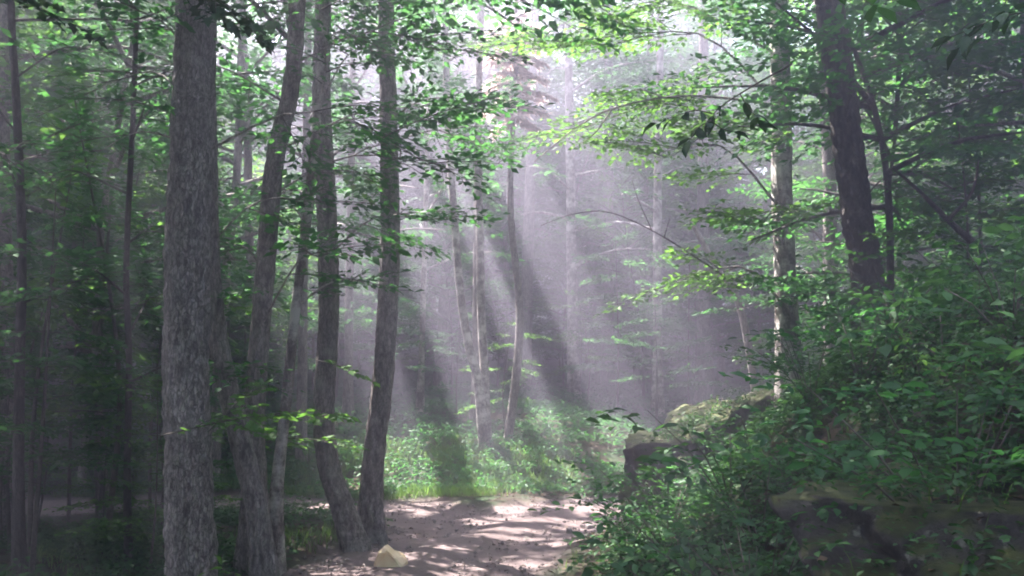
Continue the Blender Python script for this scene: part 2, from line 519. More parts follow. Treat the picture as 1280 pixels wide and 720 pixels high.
M_TWIG = plain_mat('twig', (.05, .038, .032), (.11, .085, .075), 20)
M_DEADWOOD = plain_mat('dead_wood', (.22, .17, .15), (.45, .38, .35), 20)
M_ROCK = rock_mat()
M_GROUND = ground_mat()
M_PALESTONE = plain_mat('pale_stone', (.14, .115, .11), (.3, .26, .25), 25)
M_GRAVEL = plain_mat('gravel_stone', (.08, .062, .06), (.2, .165, .16), 30)
M_TAN = plain_mat('tan_stone', (.78, .54, .34), (.9, .7, .5), 9, .8)

# ------------------------------------------------------------------ ground
def axis_grid(lo, hi, c, n, k=3.2):
    t = np.linspace(-1, 1, n)
    s = np.sinh(k * t) / math.sinh(k)
    return np.where(s < 0, c + (c - lo) * s, c + (hi - c) * s)

xs = axis_grid(-95, 95, 0.5, 260)
ys = axis_grid(-45, 120, 10, 260)
GX, GY = np.meshgrid(xs, ys, indexing='ij')
GZ = gz(GX, GY)
ii = np.arange(260 * 260).reshape(260, 260)
quads = np.stack([ii[:-1, :-1], ii[1:, :-1], ii[1:, 1:], ii[:-1, 1:]], -1).reshape(-1, 4)
gme = mesh_from_arrays('ground', np.stack([GX, GY, GZ], -1).reshape(-1, 3), [quads], {'road': road_mask(GX, GY).ravel()})
ground = obj('ground', gme, M_GROUND, kind='structure')

# the dirt road lies on the ground as a sheet of its own
def road_sheet(line, hw, name):
    c = catmull(np.c_[line, np.zeros(len(line))], 220)[:, :2]
    t = np.gradient(c, axis=0); t = t / np.linalg.norm(t, axis=1)[:, None]
    nrm = np.c_[-t[:, 1], t[:, 0]]
    m = 15
    w = np.linspace(-1, 1, m)
    edge = hw + 0.16 * hash_noise(c[:, 0], c[:, 1], 2.3, 8.0)
    pts = c[:, None, :] + nrm[:, None, :] * (w[None, :, None] * edge[:, None, None])
    z = gz(pts[..., 0], pts[..., 1]) + 0.02 + 0.03 * (np.exp(-((np.abs(w) - .0) / .25) ** 2))[None] - 0.035 * np.exp(-((np.abs(w) - .55) / .18) ** 2)[None]
    z = z + 0.012 * hash_noise(pts[..., 0], pts[..., 1], 6.0, 3.0)
    z[:, 0] -= .06; z[:, -1] -= .06
    v = np.concatenate([pts, z[..., None]], -1).reshape(-1, 3)
    i = np.arange(220 * m).reshape(220, m)
    q = np.stack([i[:-1, :-1], i[:-1, 1:], i[1:, 1:], i[1:, :-1]], -1).reshape(-1, 4)[:, ::-1]
    me = mesh_from_arrays(name, v, [q], {'road': np.ones(len(v))})
    return obj(name, me, M_GROUND, kind='structure')
road_sheet(ROADS[0], HALF[0], 'road')

# ------------------------------------------------------------------ canopy gaps shaped for the sunbeams: crown leaves in their way are left out
def shadow_xy(p):
    t = p[..., 2] / SUN[2]
    return p[..., 0] - SUN[0] * t, p[..., 1] - SUN[1] * t

GAPS = [(-.1, 17.4, .66, 4.8), (1.1, 17.4, .3, 4.8), (-1.9, 17.2, .5, 4.4), (2.65, 17.4, .62, 4.8), (4.4, 17.4, .45, 4.6), (-2.4, 15.9, .5, .6), (-3.4, 17.0, .7, 1.2), (-1.28, 9.2, .32, .28), (-1.15, 5.65, .2, .32), (-1.55, 6.1, .22, .26), (-2.0, 6.6, .22, .22), (-1.5, 6.4, .85, .42), (-.8, 5.2, .2, .25), (-2.3, 7.1, .2, .2), (-3.0, 14.0, .6, .35), (-4.4, 14.3, .5, .3),
        (-4.6, 15.3, .5, 1.0), (-7.5, 13.5, .6, 1.2), (-6.2, 10.6, .45, .9), (-9.5, 17, .7, 1.4), (5.4, 18.5, .5, 1.2)]
_rg = np.random.default_rng(404)
GAPS += [(.34 * (gy_ - 10.6) + _rg.uniform(-1.0, 1.1), gy_, _rg.uniform(.45, 1.0), _rg.uniform(.15, .27)) for gy_ in np.linspace(8.8, 13.9, 13)]
GAPS += [(_rg.uniform(-9, -3), _rg.uniform(6, 16), _rg.uniform(.15, .4), _rg.uniform(.15, .5)) for _ in range(34)]
GAPS += [(_rg.uniform(2.5, 9), _rg.uniform(5, 16), _rg.uniform(.12, .3), _rg.uniform(.12, .35)) for _ in range(22)]

def open_sky(p):
    """True where the canopy stays closed, False in its gaps (given as ellipses where their light lands)"""
    gx, gy = shadow_xy(p)
    wob = .22 * hash_noise(gx, gy, 3.1, 3.0)
    op = np.zeros(gx.shape, bool)
    for (cx_, cy_, rx_, ry_) in GAPS:
        sl_ = (cx_ - .6) / (cy_ + .75) if ry_ > 3.5 else 0.0          # long openings fan out from the camera's shadow point to keep shafts crisp
        op |= ((gx - cx_ - sl_ * (gy - cy_)) / rx_) ** 2 + ((gy - cy_) / ry_) ** 2 < 1 + wob
    op &= p[..., 2] > 2.5
    # a second opening lights the boughs that reach left from the pale bank tree
    op2 = (gx > 3.2) & (gx < 6.8) & (gy > 7.8) & (gy < 11.4) & (p[..., 2] > 8.6) & (hash_noise(gx, gy, 1.6, 6.0) > -.35)
    # and a third one lights the spray in front of the left trunks
    op3 = (gx > -4.2) & (gx < 0.2) & (gy > 4.4) & (gy < 7.8) & (p[..., 2] > 3.2) & (hash_noise(gx, gy, 2.2, 2.0) > .42)
    # the dead boughs stand in the sun
    op4 = (gx > 1.8) & (gx < 4.4) & (gy > 12.8) & (gy < 15.8) & (p[..., 2] > 9.0)
    return ~(op | op2 | op3 | op4)

def shades_clearing(x, y, h0, H, rad):
    """would a tree here stand in the light of the clearing over the road or of the gap by the left trunks"""
    for h in np.arange(h0, H, .75):
        gx = x - SUN[0] / SUN[2] * h; gy = y - SUN[1] / SUN[2] * h
        if -2.7 - rad < gx < 3.0 + rad and 9.6 - rad < gy < 19.5 + rad:
            return True
        if -3.3 - rad < gx < -.1 + rad and 4.4 - rad < gy < 7.3 + rad:
            return True
    return False

# ------------------------------------------------------------------ trees
def build_tree(name, label, cat, pts, rads, mat, crown=None, group=None, sides=14, rough=.05, flare=.7, leafmat=None, limbs=(), seed=0, template=T_DIAMOND, ground_snap=True, relief=0.0):
    """pts: world points bottom to top; crown: dict(h0, n, spread, leaf, sub) ; limbs: explicit limb dicts"""
    rg = np.random.default_rng(seed + 100)
    pts = np.asarray(pts, float)
    if ground_snap:
        b = pts[0].copy()
        b[2] = gz1(b[0], b[1])
        pts[0] = b
    base = pts[0].copy()
    root = empty(name, base, label, cat, group)
    n = 330 if relief else max(24, len(pts) * 8)
    sides = 60 if relief else sides
    c = catmull(pts, n) - base
    below = c[0] + np.array([0, 0, -0.35]); 
    c = np.vstack([below, c])
    rr = np.interp(np.linspace(0, 1, n), np.linspace(0, 1, len(rads)), rads)
    rr = np.concatenate([[rr[0]], rr])
    tb = Tubes(); tb.add(c, rr, sides, rough, seed * 1.7, flare, relief)
    obj('trunk', tb.mesh(name + '_trunk'), mat, root)
    lv = Leaves(); tw = Tubes()
    specs = list(limbs)
    H = c[-1][2]
    if crown:
        for i in range(crown['n']):
            f = (i + rg.uniform(0, .8)) / crown['n']
            h = crown['h0'] + (H - crown['h0']) * f
            ln = crown['spread'] * (1.05 - 0.75 * f ** 1.6) * rg.uniform(.7, 1.15)
            specs.append(dict(h=h, az=i * 2.4 + rg.normal(0, .4), el=R(8 + 40 * f + rg.normal(0, 8)), len=ln, leaf=crown['leaf'], sub=crown.get('sub', 6), dens=crown.get('dens', 1.0)))
    for s in specs:
        k = int(np.argmin(np.abs(c[:, 2] - s['h'])))
        o = c[k]
        dirv = rot_to(s['az'], s['el']) @ np.array([1., 0, 0])
        ln = s['len']
        tipv = o + dirv * ln + np.array([0, 0, s.get('sag', 0.06) * -ln])
        mid = o + dirv * ln * .5 + np.array([rg.normal(0, .06) * ln, rg.normal(0, .06) * ln, s.get('arch', .06) * ln])
        lp = catmull([o, mid, tipv], 9)
        r0 = min(rr[k] * .5, .012 + .013 * ln)
        r0 = s.get('r', r0)
        lt = Tubes(); lt.add(lp, np.linspace(r0, r0 * .22, 9), 6, .05, seed)
        obj('branch', lt.mesh('branch'), s.get('wood', mat), root)
        sub = s['sub']
        for j in range(sub):
            f = .3 + .7 * (j + rg.uniform(0, .6)) / sub
            q = lp[min(8, int(f * 8))]
            sl = min(1.8, ln * .45) * rg.uniform(.7, 1.2)
            a = s['az'] + (1 if j % 2 else -1) * R(rg.uniform(20, 75)) * (0.2 if j == sub - 1 else 1)
            kp = (lambda p: open_sky(p + base)) if s.get('prune', True) else None
            put_spray(lv, tw, rg, q, a, s['el'] * .3 + R(rg.normal(0, 9)), sl, s['leaf'], s['dens'] if 'dens' in s else 1.0, twig_r=.008, keep=kp, droop=.16)
    if lv.s:
        obj('crown', lv.mesh(name + '_crown', template, rg=rg), leafmat or M_LEAF, root, 'stuff')
        if tw.v:
            obj('twigs', tw.mesh(name + '_twigs'), M_TWIG, root, 'stuff')
    return root

def low_limbs(seed, n, z0, z1, l0=1.3, l1=2.4, leaf=.1, prune=True):
    rg = np.random.default_rng(seed)
    return [dict(h=z0 + (z1 - z0) * (i + rg.uniform(0, .7)) / n, az=i * 2.4 + rg.normal(0, .4), el=R(rg.uniform(5, 25)), len=rg.uniform(l0, l1), leaf=leaf, sub=6, dens=.9, r=.013, arch=.1, sag=.12, prune=prune) for i in range(n)]

def extend(pts, H, lean=(0, 0)):
    """continue a trunk above the frame to height H"""
    pts = [np.asarray(p) for p in pts]
    a, b = pts[-2], pts[-1]
    d = (b - a) / max(np.linalg.norm(b - a), 1e-6)
    z0 = b[2]
    out = list(pts)
    for f in (.33, .66, 1.0):
        h = z0 + (H - z0) * f
        k = (h - z0)
        out.append(np.array([b[0] + d[0] / d[2] * k * .5 + lean[0] * f, b[1] + d[1] / d[2] * k * .5 + lean[1] * f, h]))
    return out

def px_line(lst, Y):
    """lst: (px, py) from base to top at depth Y (or (px,py,Y))"""
    return [P(q[0], q[1], q[2] if len(q) > 2 else Y) for q in lst]

def rad_px(w, Y):
    return 0.5 * w / FPX * Y

# --- the big double trunk on the left
Y1 = 7.6
build_tree('broadleaf_tree', 'thick pale grey trunk, widest of the left trees, with sunlit patches', 'tree',
           extend(px_line([(238, 745), (236, 600), (233, 450), (236, 300), (240, 150), (243, 20)], Y1), 21), [rad_px(56, Y1), rad_px(55, Y1), rad_px(54, Y1), rad_px(53, Y1), rad_px(50, Y1), .14, .09, .04],
           M_BARK_BIG, dict(h0=6.2, n=21, spread=4.6, leaf=.17, sub=7), sides=20, rough=.07, flare=.16, relief=0.02, seed=1, limbs=low_limbs(1, 5, 3.6, 6.2, prune=True))
build_tree('broadleaf_tree', 'curved dark trunk emerging from behind the thick pale trunk', 'tree',
           extend(px_line([(334, 712), (322, 640), (306, 570), (286, 490), (268, 400), (260, 280), (258, 120), (262, 0)], 8.3), 18), [rad_px(28, 8.3), rad_px(26, 8.3), rad_px(25, 8.3), rad_px(25, 8.3), rad_px(24, 8.3), rad_px(20, 8.3), .06, .03],
           M_BARK, dict(h0=6.2, n=13, spread=3.4, leaf=.16, sub=6), flare=.5, relief=0.012, seed=2, limbs=low_limbs(2, 4, 3.0, 6.0, prune=True))
build_tree('broadleaf_tree', 'straight mid grey trunk leaning right at its top above the leafy spray', 'tree',
           extend(px_line([(322, 706), (318, 600), (319, 500), (328, 380), (338, 250), (348, 180), (364, 110), (372, 0)], 8.7), 19), [rad_px(30, 8.7), rad_px(25, 8.7), rad_px(23, 8.7), rad_px(23, 8.7), rad_px(21, 8.7), rad_px(20, 8.7), .06, .03],
           M_BARK, dict(h0=6.2, n=13, spread=3.2, leaf=.16, sub=6), relief=0.012, seed=3,
           limbs=[dict(h=5.3, az=R(160), el=R(50), len=2.6, leaf=.12, sub=4, r=.03)] + low_limbs(3, 7, 2.4, 6.2, prune=True))
build_tree('slender_tree', 'slender blotchy pale trunk with rusty patches near its base', 'tree',
           extend(px_line([(342, 700), (346, 610), (358, 500), (370, 380), (384, 270), (396, 150), (407, 0)], 9.0), 15), [rad_px(20, 9), rad_px(14, 9), rad_px(12, 9), rad_px(12, 9), rad_px(11, 9), .03, .015],
           M_BARK_PALE, dict(h0=6.2, n=10, spread=2.4, leaf=.14, sub=5), seed=4, limbs=low_limbs(4, 4, 2.0, 6.2, .8, 1.4, leaf=.085))
build_tree('broadleaf_tree', 'grey trunk with a strongly curved foot at the road verge', 'tree',
           extend(px_line([(444, 672), (430, 640), (413, 590), (405, 520), (411, 400), (409, 280), (402, 140), (404, 0)], 10.2), 19), [rad_px(30, 10.2), rad_px(27, 10.2), rad_px(25, 10.2), rad_px(25, 10.2), rad_px(24, 10.2), rad_px(20, 10.2), .07, .03],
           M_BARK, dict(h0=6.2, n=13, spread=3.2, leaf=.16, sub=6), relief=0.012, seed=5, flare=.35, limbs=low_limbs(5, 3, 2.6, 6.4, leaf=.085))
build_tree('broadleaf_tree', 'tall straight grey trunk standing nearest the tan stone', 'tree',
           extend(px_line([(463, 662), (466, 590), (478, 480), (486, 350), (487, 200), (483, 0)], 10.7), 20), [rad_px(29, 10.7), rad_px(26, 10.7), rad_px(25, 10.7), rad_px(23, 10.7), .09, .06, .03],
           M_BARK, dict(h0=7.6, n=12, spread=3.3, leaf=.16, sub=6), relief=0.012, seed=6,
           limbs=[dict(h=5.1, az=R(10), el=R(20), len=1.2, leaf=.1, sub=3, r=.015)] + low_limbs(6, 2, 4.4, 6.6, leaf=.085))
build_tree('slender_tree', 'thin hazy trunk just right of the thick pale trunk', 'tree',
           extend(px_line([(268, 600), (272, 480), (284, 330), (296, 220), (300, 100)], 16), 14), [.1, .085, .07, .06, .02],
           M_BARK, dict(h0=4, n=26, spread=3.2, leaf=.15, sub=7), seed=24, flare=.3, sides=9)
build_tree('slender_tree', 'thin hazy trunk behind the mid grey trunk that leans right', 'tree',
           extend(px_line([(322, 590), (320, 450), (312, 300), (308, 120), (300, 0)], 18), 16), [.11, .09, .08, .06, .02],
           M_BARK, dict(h0=5, n=26, spread=3.4, leaf=.15, sub=7), seed=25, flare=.3, sides=9)
build_tree('slender_tree', 'hazy straight trunk framed between the mid grey and curved-foot trunks', 'tree',
           extend(px_line([(376, 590), (378, 450), (380, 300), (384, 120), (386, 0)], 17), 15), [.1, .085, .07, .06, .02],
           M_BARK, dict(h0=5.5, n=22, spread=3.0, leaf=.15, sub=7), seed=26, flare=.3, sides=9)
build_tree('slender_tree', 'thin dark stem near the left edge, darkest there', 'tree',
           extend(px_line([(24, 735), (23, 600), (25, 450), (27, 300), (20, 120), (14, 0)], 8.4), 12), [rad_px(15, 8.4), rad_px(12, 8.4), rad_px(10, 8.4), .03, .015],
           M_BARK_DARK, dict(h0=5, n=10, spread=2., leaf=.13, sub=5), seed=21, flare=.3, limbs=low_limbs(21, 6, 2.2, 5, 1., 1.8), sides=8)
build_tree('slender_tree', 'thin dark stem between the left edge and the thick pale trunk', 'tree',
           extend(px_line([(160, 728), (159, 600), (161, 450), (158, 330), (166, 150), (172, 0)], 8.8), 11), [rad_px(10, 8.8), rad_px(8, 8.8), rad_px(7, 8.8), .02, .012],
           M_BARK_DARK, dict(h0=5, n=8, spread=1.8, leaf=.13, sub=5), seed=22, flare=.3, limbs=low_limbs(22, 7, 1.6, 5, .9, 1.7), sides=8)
build_tree('broadleaf_tree', 'hazy grey trunk cut by the left edge of the view', 'tree',
           extend(px_line([(4, 700), (6, 560), (4, 400), (0, 200), (2, 0)], 11), 17), [rad_px(30, 11), rad_px(26, 11), rad_px(24, 11), .1, .05],
           M_BARK, dict(h0=5.5, n=12, spread=3., leaf=.16, sub=6), seed=23, flare=.3)
# --- the two trunks on the right bank
build_tree('broadleaf_tree', 'dark leaning trunk on the right bank, thickest tree there', 'tree',
           extend(px_line([(1096, 425), (1082, 330), (1068, 250), (1056, 150), (1040, 30), (1030, -60)], 10.8), 18), [rad_px(40, 10.8), rad_px(37, 10.8), rad_px(36, 10.8), rad_px(36, 10.8), .12, .07, .03],
           M_BARK_DARK, dict(h0=6.8, n=13, spread=3.8, leaf=.16, sub=7), relief=0.018, seed=7, rough=.09, limbs=[q_ for q_ in low_limbs(7, 11, 1.6, 6.5, 1.4, 2.6, .11) if math.cos(q_['az']) > -.2] + [dict(h=h_, az=R(a_), el=R(14), len=4.2, leaf=.15, sub=10, prune=False) for h_, a_ in ((7.0, 200), (8.2, 165), (9.4, 215), (10.6, 180), (11.6, 150), (12.4, 225))])  # the high left-reaching limbs are added above the view to shade the bank
build_tree('broadleaf_tree', 'pale mottled trunk on the right bank left of the dark leaning trunk', 'tree',
           extend(px_line([(986, 452), (982, 350), (978, 250), (976, 100), (972, 0)], 13), 20), [rad_px(30, 13), rad_px(26, 13), rad_px(25, 13), rad_px(24, 13), .1, .06, .03],
           M_BARK_PALE, dict(h0=8.5, n=12, spread=4.0, leaf=.17, sub=7), relief=0.012, seed=8, leafmat=M_LEAF_BRIGHT,
           limbs=[dict(h=z_, az=R(a_), el=R(e_), len=l_, leaf=.105, sub=7, dens=.85, prune=False, r=.022, arch=.12, sag=.16) for z_, a_, e_, l_ in
                  [(2.6, 200, 12, 2.4), (4.0, 218, 14, 3.0), (4.9, 186, 12, 3.4), (5.6, 205, 14, 3.6), (6.4, 176, 12, 3.8), (7.2, 222, 16, 3.6), (3.4, 240, 6, 2.2), (8.0, 196, 18, 4.2)]])
build_tree('slender_tree', 'thin dim trunk between the pale and the dark right bank trunks', 'tree',
           extend(px_line([(1034, 425), (1038, 330), (1036, 200), (1028, 80)], 14.5), 17), [rad_px(20, 14.5), rad_px(17, 14.5), rad_px(15, 14.5), .05, .02],
           M_BARK, dict(h0=7, n=9, spread=2.8, leaf=.16, sub=6), seed=9, limbs=low_limbs(9, 7, 1.5, 6, 1.2, 2.2))
build_tree('leaning_tree', 'thin trunk leaning left across the mist right of centre', 'tree',
           px_line([(955, 460), (928, 395), (896, 335), (870, 288), (856, 262)], 17), [.08, .07, .06, .05, .02],
           M_BARK, None, seed=10, flare=.1)

# ------------------------------------------------------------------ trees standing behind the clearing, each with its own crown
CENTRE = [  # px, py base, Y, width px, height, bark, label
    (596, 505, 19.5, 11, 19, M_BARK, 'thin dark straight trunk left of the dead pinkish boughs'),
    (655, 480, 25.0, 15, 20, M_BARK, 'faint trunk just right of the dead pinkish boughs'),
    (717, 470, 24.0, 13, 20, M_BARK_PALE, 'misty pale trunk behind the light shafts, in the middle'),
    (760, 480, 28.0, 15, 21, M_BARK, 'dim trunk in the darkest mist left of the rock'),
    (822, 480, 22.0, 11, 18, M_BARK_PALE, 'sunlit slim trunk rising above the large mossy rock'),
    (550, 500, 26.0, 14, 20, M_BARK, 'faint trunk in mist right of the straight grey trunk'),
    (525, 520, 21.0, 7, 14, M_BARK_PALE, 'very thin pale trunk just right of the straight grey trunk'),
    (435, 520, 20.0, 10, 17, M_BARK, 'thin trunk between the curved-foot and straight grey trunks'),
    (880, 470, 24.0, 16, 20, M_BARK, 'misty trunk behind the leaning thin trunk'),
]
for i, (px, py, Y, w, H, bm, lab) in enumerate(CENTRE):
    b = P(px, py, Y); r = rad_px(w, Y)
    lean = rng.normal(0, .5, 2)
    pts = [b, b + [lean[0] * .2, 0, 4], b + [lean[0] * .5, lean[1] * .4, 9], b + [lean[0], lean[1], H]]
    pts[0][2] = gz1(b[0], b[1])
    build_tree('misty_tree', lab, 'tree', pts, [r * 1.15, r, r * .8, r * .2], bm,
               dict(h0=9.5 if i < 2 else 3.5, n=20 if i > 1 else 12, spread=2.8, leaf=.16, sub=6), seed=30 + i, sides=9)
# the sunlit pair with a V
for k, (l, lab) in enumerate([([(606, 516), (598, 480), (586, 432), (576, 370), (570, 300), (560, 150), (556, 0)], 'bright sunlit leaning stem of the V-shaped pair beyond the road'),
                              ([(609, 516), (606, 470), (602, 400), (600, 300), (597, 150), (602, 0)], 'bright sunlit upright stem of the V-shaped pair beyond the road')]):
    L_ = extend(px_line(l, 17.6 + .1 * k), 15)
    build_tree('slender_tree', lab, 'tree', L_, [.11 - .02 * k, .085, .075, .06, .02], M_BARK_PALE, dict(h0=8, n=6, spread=2., leaf=.15, sub=5), seed=50 + k, sides=9, flare=.2)

# ------------------------------------------------------------------ prototypes for the forest around
def proto_tree(name, H, h0, n, spread, leaf, seed, r, bark, leafmat, sub=6):
    rg = np.random.default_rng(seed)
    root = empty(name, (0, 0, 0))
    lean = rg.normal(0, .4, 2)
    c = catmull([(0, 0, -.4), (rg.normal(0, .1), rg.normal(0, .1), H * .3), (lean[0], lean[1], H * .65), (lean[0] * 1.4, lean[1] * 1.4, H)], 22)
    tb = Tubes(); tb.add(c, np.linspace(1, .12, 22) * r, 9, .05, seed, .4)
    lv = Leaves()
    for i in range(n):
        f = (i + rg.uniform(0, .8)) / n
        h = h0 + (H - h0) * f
        k = int(np.argmin(np.abs(c[:, 2] - h)))
        ln = spread * (1.0 - .72 * f ** 1.8) * rg.uniform(.6, 1.15)
        az = i * 2.4 + rg.normal(0, .4); el = R(5 + 38 * f + rg.normal(0, 8))
        dv = rot_to(az, el) @ np.array([1., 0, 0])
        lp = catmull([c[k], c[k] + dv * ln * .5 + [0, 0, .06 * ln], c[k] + dv * ln], 6)
        tb.add(lp, np.linspace(.012 + .012 * ln, .01, 6), 4)
        for j in range(sub):
            q = lp[min(5, int((.3 + .7 * (j + rg.uniform(0, .6)) / sub) * 5))]
            put_spray(lv, None, rg, q, az + (1 if j % 2 else -1) * R(rg.uniform(15, 80)), el * .3 + R(rg.normal(0, 10)),
                      min(2.0, ln * .5) * rg.uniform(.7, 1.2), leaf, 1.0, droop=.16)
    obj('trunk', tb.mesh(name + '_trunk'), bark, root)
    obj('crown', lv.mesh(name + '_crown', rg=rg), leafmat, root, 'stuff')
    return root, lv.count()

PROTO = []
tot = 0
for i, (H, h0, n, sp, lf, r, bk) in enumerate([(21, 3.5, 44, 4.2, .21, .2, M_BARK), (18, 2.5, 40, 3.8, .2, .16, M_BARK_PALE), (23, 6, 44, 4.6, .22, .24, M_BARK),
                                               (15, 1.5, 36, 3.3, .19, .11, M_BARK_DARK), (19, 4.5, 40, 4.4, .21, .19, M_BARK)]):
    t, c_ = proto_tree('forest_tree', H, h0, n, sp, lf, 200 + i, r, bk, M_LEAF, 7)
    PROTO.append([t, False]); tot += c_
print('proto leaves', tot)

def place(lst, i, x, y, rz, sc, label, cat, group):
    e = lst[i % len(lst)]
    if not e[1]:
        o = e[0]; o.location = (x, y, gz1(x, y)); o.rotation_euler = (0, 0, rz); o.scale = (sc,) * 3; e[1] = True
    else:
        o = dup(e[0], (x, y, gz1(x, y)), rz, sc)
    tag(o, label, cat, group)
    return o

taken = []
def free(x, y, dmin):
    for a, b in taken:
        if (a - x) ** 2 + (b - y) ** 2 < dmin * dmin:
            return False
    taken.append((x, y)); return True

rf = np.random.default_rng(77)
nplaced = 0
def scatter(n, xr, yr, dmin, label, group, test=None, scr=(.85, 1.15), protos=None):
    global nplaced
    k = tries = 0
    while k < n and tries < n * 40:
        tries += 1
        x = rf.uniform(*xr); y = rf.uniform(*yr)
        if float(road_mask(np.array([x]), np.array([y]))[0]) > .02 or seg_dist(np.array([x]), np.array([y]), ROADS[0])[0] < 2.3:
            continue
        if test and not test(x, y):
            continue
        if not free(x, y, dmin):
            continue
        place(protos or PROTO, nplaced, x, y, rf.uniform(0, 6.28), rf.uniform(*scr), label, 'tree', group)
        nplaced += 1; k += 1

inview = lambda x, y: abs(x) < .62 * y + 4
scatter(70, (-42, 42), (33, 61), 2.9, 'tall leafy tree on the misty slope far behind the road', 'trees on the far slope', lambda x, y: inview(x, y) and (y > 36 or x < -12 or x > 7), (.88, 1.06))
scatter(16, (-15, 1), (29.5, 41), 2.5, 'tall leafy tree in the mist behind the left trunks', 'trees in the mist behind the left trunks', lambda x, y: -.4 * y < x < -.02 * y, (.85, 1.0))
scatter(20, (-16, 10), (28.5, 39), 2.6, 'young leafy tree at the foot of the misty slope behind the road', 'young trees at the foot of the far slope', None, (.62, .76))
scatter(14, (-5, 11), (30, 44), 2.4, 'tall leafy tree in the mist behind the light shafts', 'trees in the mist behind the shafts', None, (.9, 1.05))
scatter(10, (-24, -9), (28, 42), 2.8, 'tall misty tree far back beyond the left edge saplings', 'tall trees far back on the left', inview, (.95, 1.1))
scatter(9, (-24, -7.5), (12, 32), 3.6, 'leafy tree standing in the dim mist left of the thick pale trunk', 'trees in the mist on the left', lambda x, y: x < -.30 * y - 6.0 and inview(x, y) and not shades_clearing(x, y, 6, 19, 1.5))
scatter(16, (8, 26), (12, 32), 3.0, 'leafy tree on the shaded slope behind the dark leaning trunk', 'trees on the right slope', lambda x, y: x > .36 * y + 2.5 and inview(x, y))

UNDER = []
for i, (H, h0, n, sp, lf, r, bk, lm) in enumerate([(10, 1.8, 34, 2.6, .13, .06, M_BARK, M_LEAF), (8, 1.4, 30, 2.4, .125, .05, M_BARK_DARK, M_LEAF), (12, 2.6, 36, 2.9, .135, .075, M_BARK, M_LEAF_BRIGHT),
                                                   (9, 2.0, 30, 2.7, .13, .055, M_BARK_DARK, M_LEAF_BRIGHT)]):
    t, c_ = proto_tree('understory_tree', H, h0, n, sp, lf, 260 + i, r, bk, lm, 6)
    UNDER.append([t, False])
kept = list(taken); taken.clear()
scatter(15, (-15, -3.6), (9.5, 28), 1.9, 'small understory tree with flat leaf tiers in the left mist', 'understory trees on the left', lambda x, y: x < -.29 * y and x > -.64 * y - 1.5 and not shades_clearing(x, y, 2, 9.0, .4), protos=UNDER)
scatter(20, (4.6, 18), (10.5, 28), 1.9, 'small understory tree with dense leaves on the right bank', 'understory trees on the right', lambda x, y: x > .37 * y and x < .66 * y + 1.5, protos=UNDER)
scatter(12, (-9, 10), (24, 33), 2.2, 'small understory tree in the mist behind the road bend', 'understory trees behind the bend', lambda x, y: not shades_clearing(x, y, 1.5, 8, 1.2), (.6, .85), protos=UNDER)
scatter(9, (-7, 8), (23.5, 30), 1.8, 'small leafy tree glowing dimly in the mist behind the shafts', 'small trees behind the shafts', None, (.6, .9), protos=UNDER)
scatter(30, (-18, 16), (37, 60), 2.2, 'small tree closing the view far back between the misty trunks', 'small trees far back', None, (.55, .8), protos=UNDER)
taken.extend(kept)
scatter(56, (-28, 30), (-26, 14), 3.0, 'unseen leafy tree of the surrounding wood, added around the viewer for shade', 'unseen trees added for shade', lambda x, y: not inview(x, y - 1) and math.hypot(x, y) > 4.5 and (x < -.7 * y - 4 or y < -3 or x > .7 * y + 5))  # unseen trees added around the camera to block stray light

for i_, (x_, y_, s_, l_) in enumerate([(-5.2, 4.6, 1.0, 'unseen tall tree added outside the left edge to shade the near air'), (-3.4, 2.2, .95, 'unseen tall tree added left of the viewer to shade the near air')]):
    place(PROTO, 2, x_, y_, 1.3 * i_, s_, l_, 'tree', 'unseen trees added for shade')  # two trees added out of view to keep sun off the nearest haze

# ------------------------------------------------------------------ saplings of the understory
def proto_sapling(seed, H, n, spread, leaf, leafmat):
    rg = np.random.default_rng(seed)
    root = empty('sapling', (0, 0, 0))
    c = catmull([(0, 0, -.15), (rg.normal(0, .1), rg.normal(0, .1), H * .4), (rg.normal(0, .25), rg.normal(0, .25), H)], 14)
    tb = Tubes(); tb.add(c, np.linspace(1, .2, 14) * (.008 + .006 * H), 6)
    lv = Leaves()
    for i in range(n):
        f = (i + rg.uniform(0, .8)) / n
        h = H * (.22 + .78 * f)
        k = int(np.argmin(np.abs(c[:, 2] - h)))
        ln = spread * (1.05 - .6 * f) * rg.uniform(.55, 1.15)
        put_spray(lv, tb, rg, c[k], i * 2.4 + rg.normal(0, .5), R(rg.uniform(0, 22)), ln, leaf, 1.05, twig_r=.008, droop=.2, width=.5)
    obj('stem', tb.mesh('sapling_stem'), M_TWIG, root)
    obj('foliage', lv.mesh('sapling_foliage', T_OVAL, rg=rg), leafmat, root, 'stuff')
    return root
SAP = [[proto_sapling(300 + i, H, n, sp, lf, mt), False] for i, (H, n, sp, lf, mt) in enumerate(
    [(5.5, 17, 1.9, .12, M_LEAF), (4.2, 13, 1.7, .11, M_LEAF_BRIGHT), (6.5, 20, 2.1, .12, M_LEAF), (2.6, 9, 1.2, .10, M_LEAF), (3.4, 11, 1.5, .115, M_LEAF_BRIGHT)])]
nsap = 0
def sap_scatter(n, xr, yr, dmin, label, group, test=None, scr=(.8, 1.2)):
    global nsap
    k = tries = 0
    while k < n and tries < n * 60:
        tries += 1
        x = rf.uniform(*xr); y = rf.uniform(*yr)
        if min(seg_dist(np.array([x]), np.array([y]), ROADS[0])[0] - 2.0, seg_dist(np.array([x]), np.array([y]), ROADS[1])[0] - 1.6) < 0:
            continue
        if test and not test(x, y):
            continue
        if not free(x, y, dmin):
            continue
        place(SAP, nsap, x, y, rf.uniform(0, 6.28), rf.uniform(*scr), label, 'sapling', group)
        nsap += 1; k += 1
taken.clear()
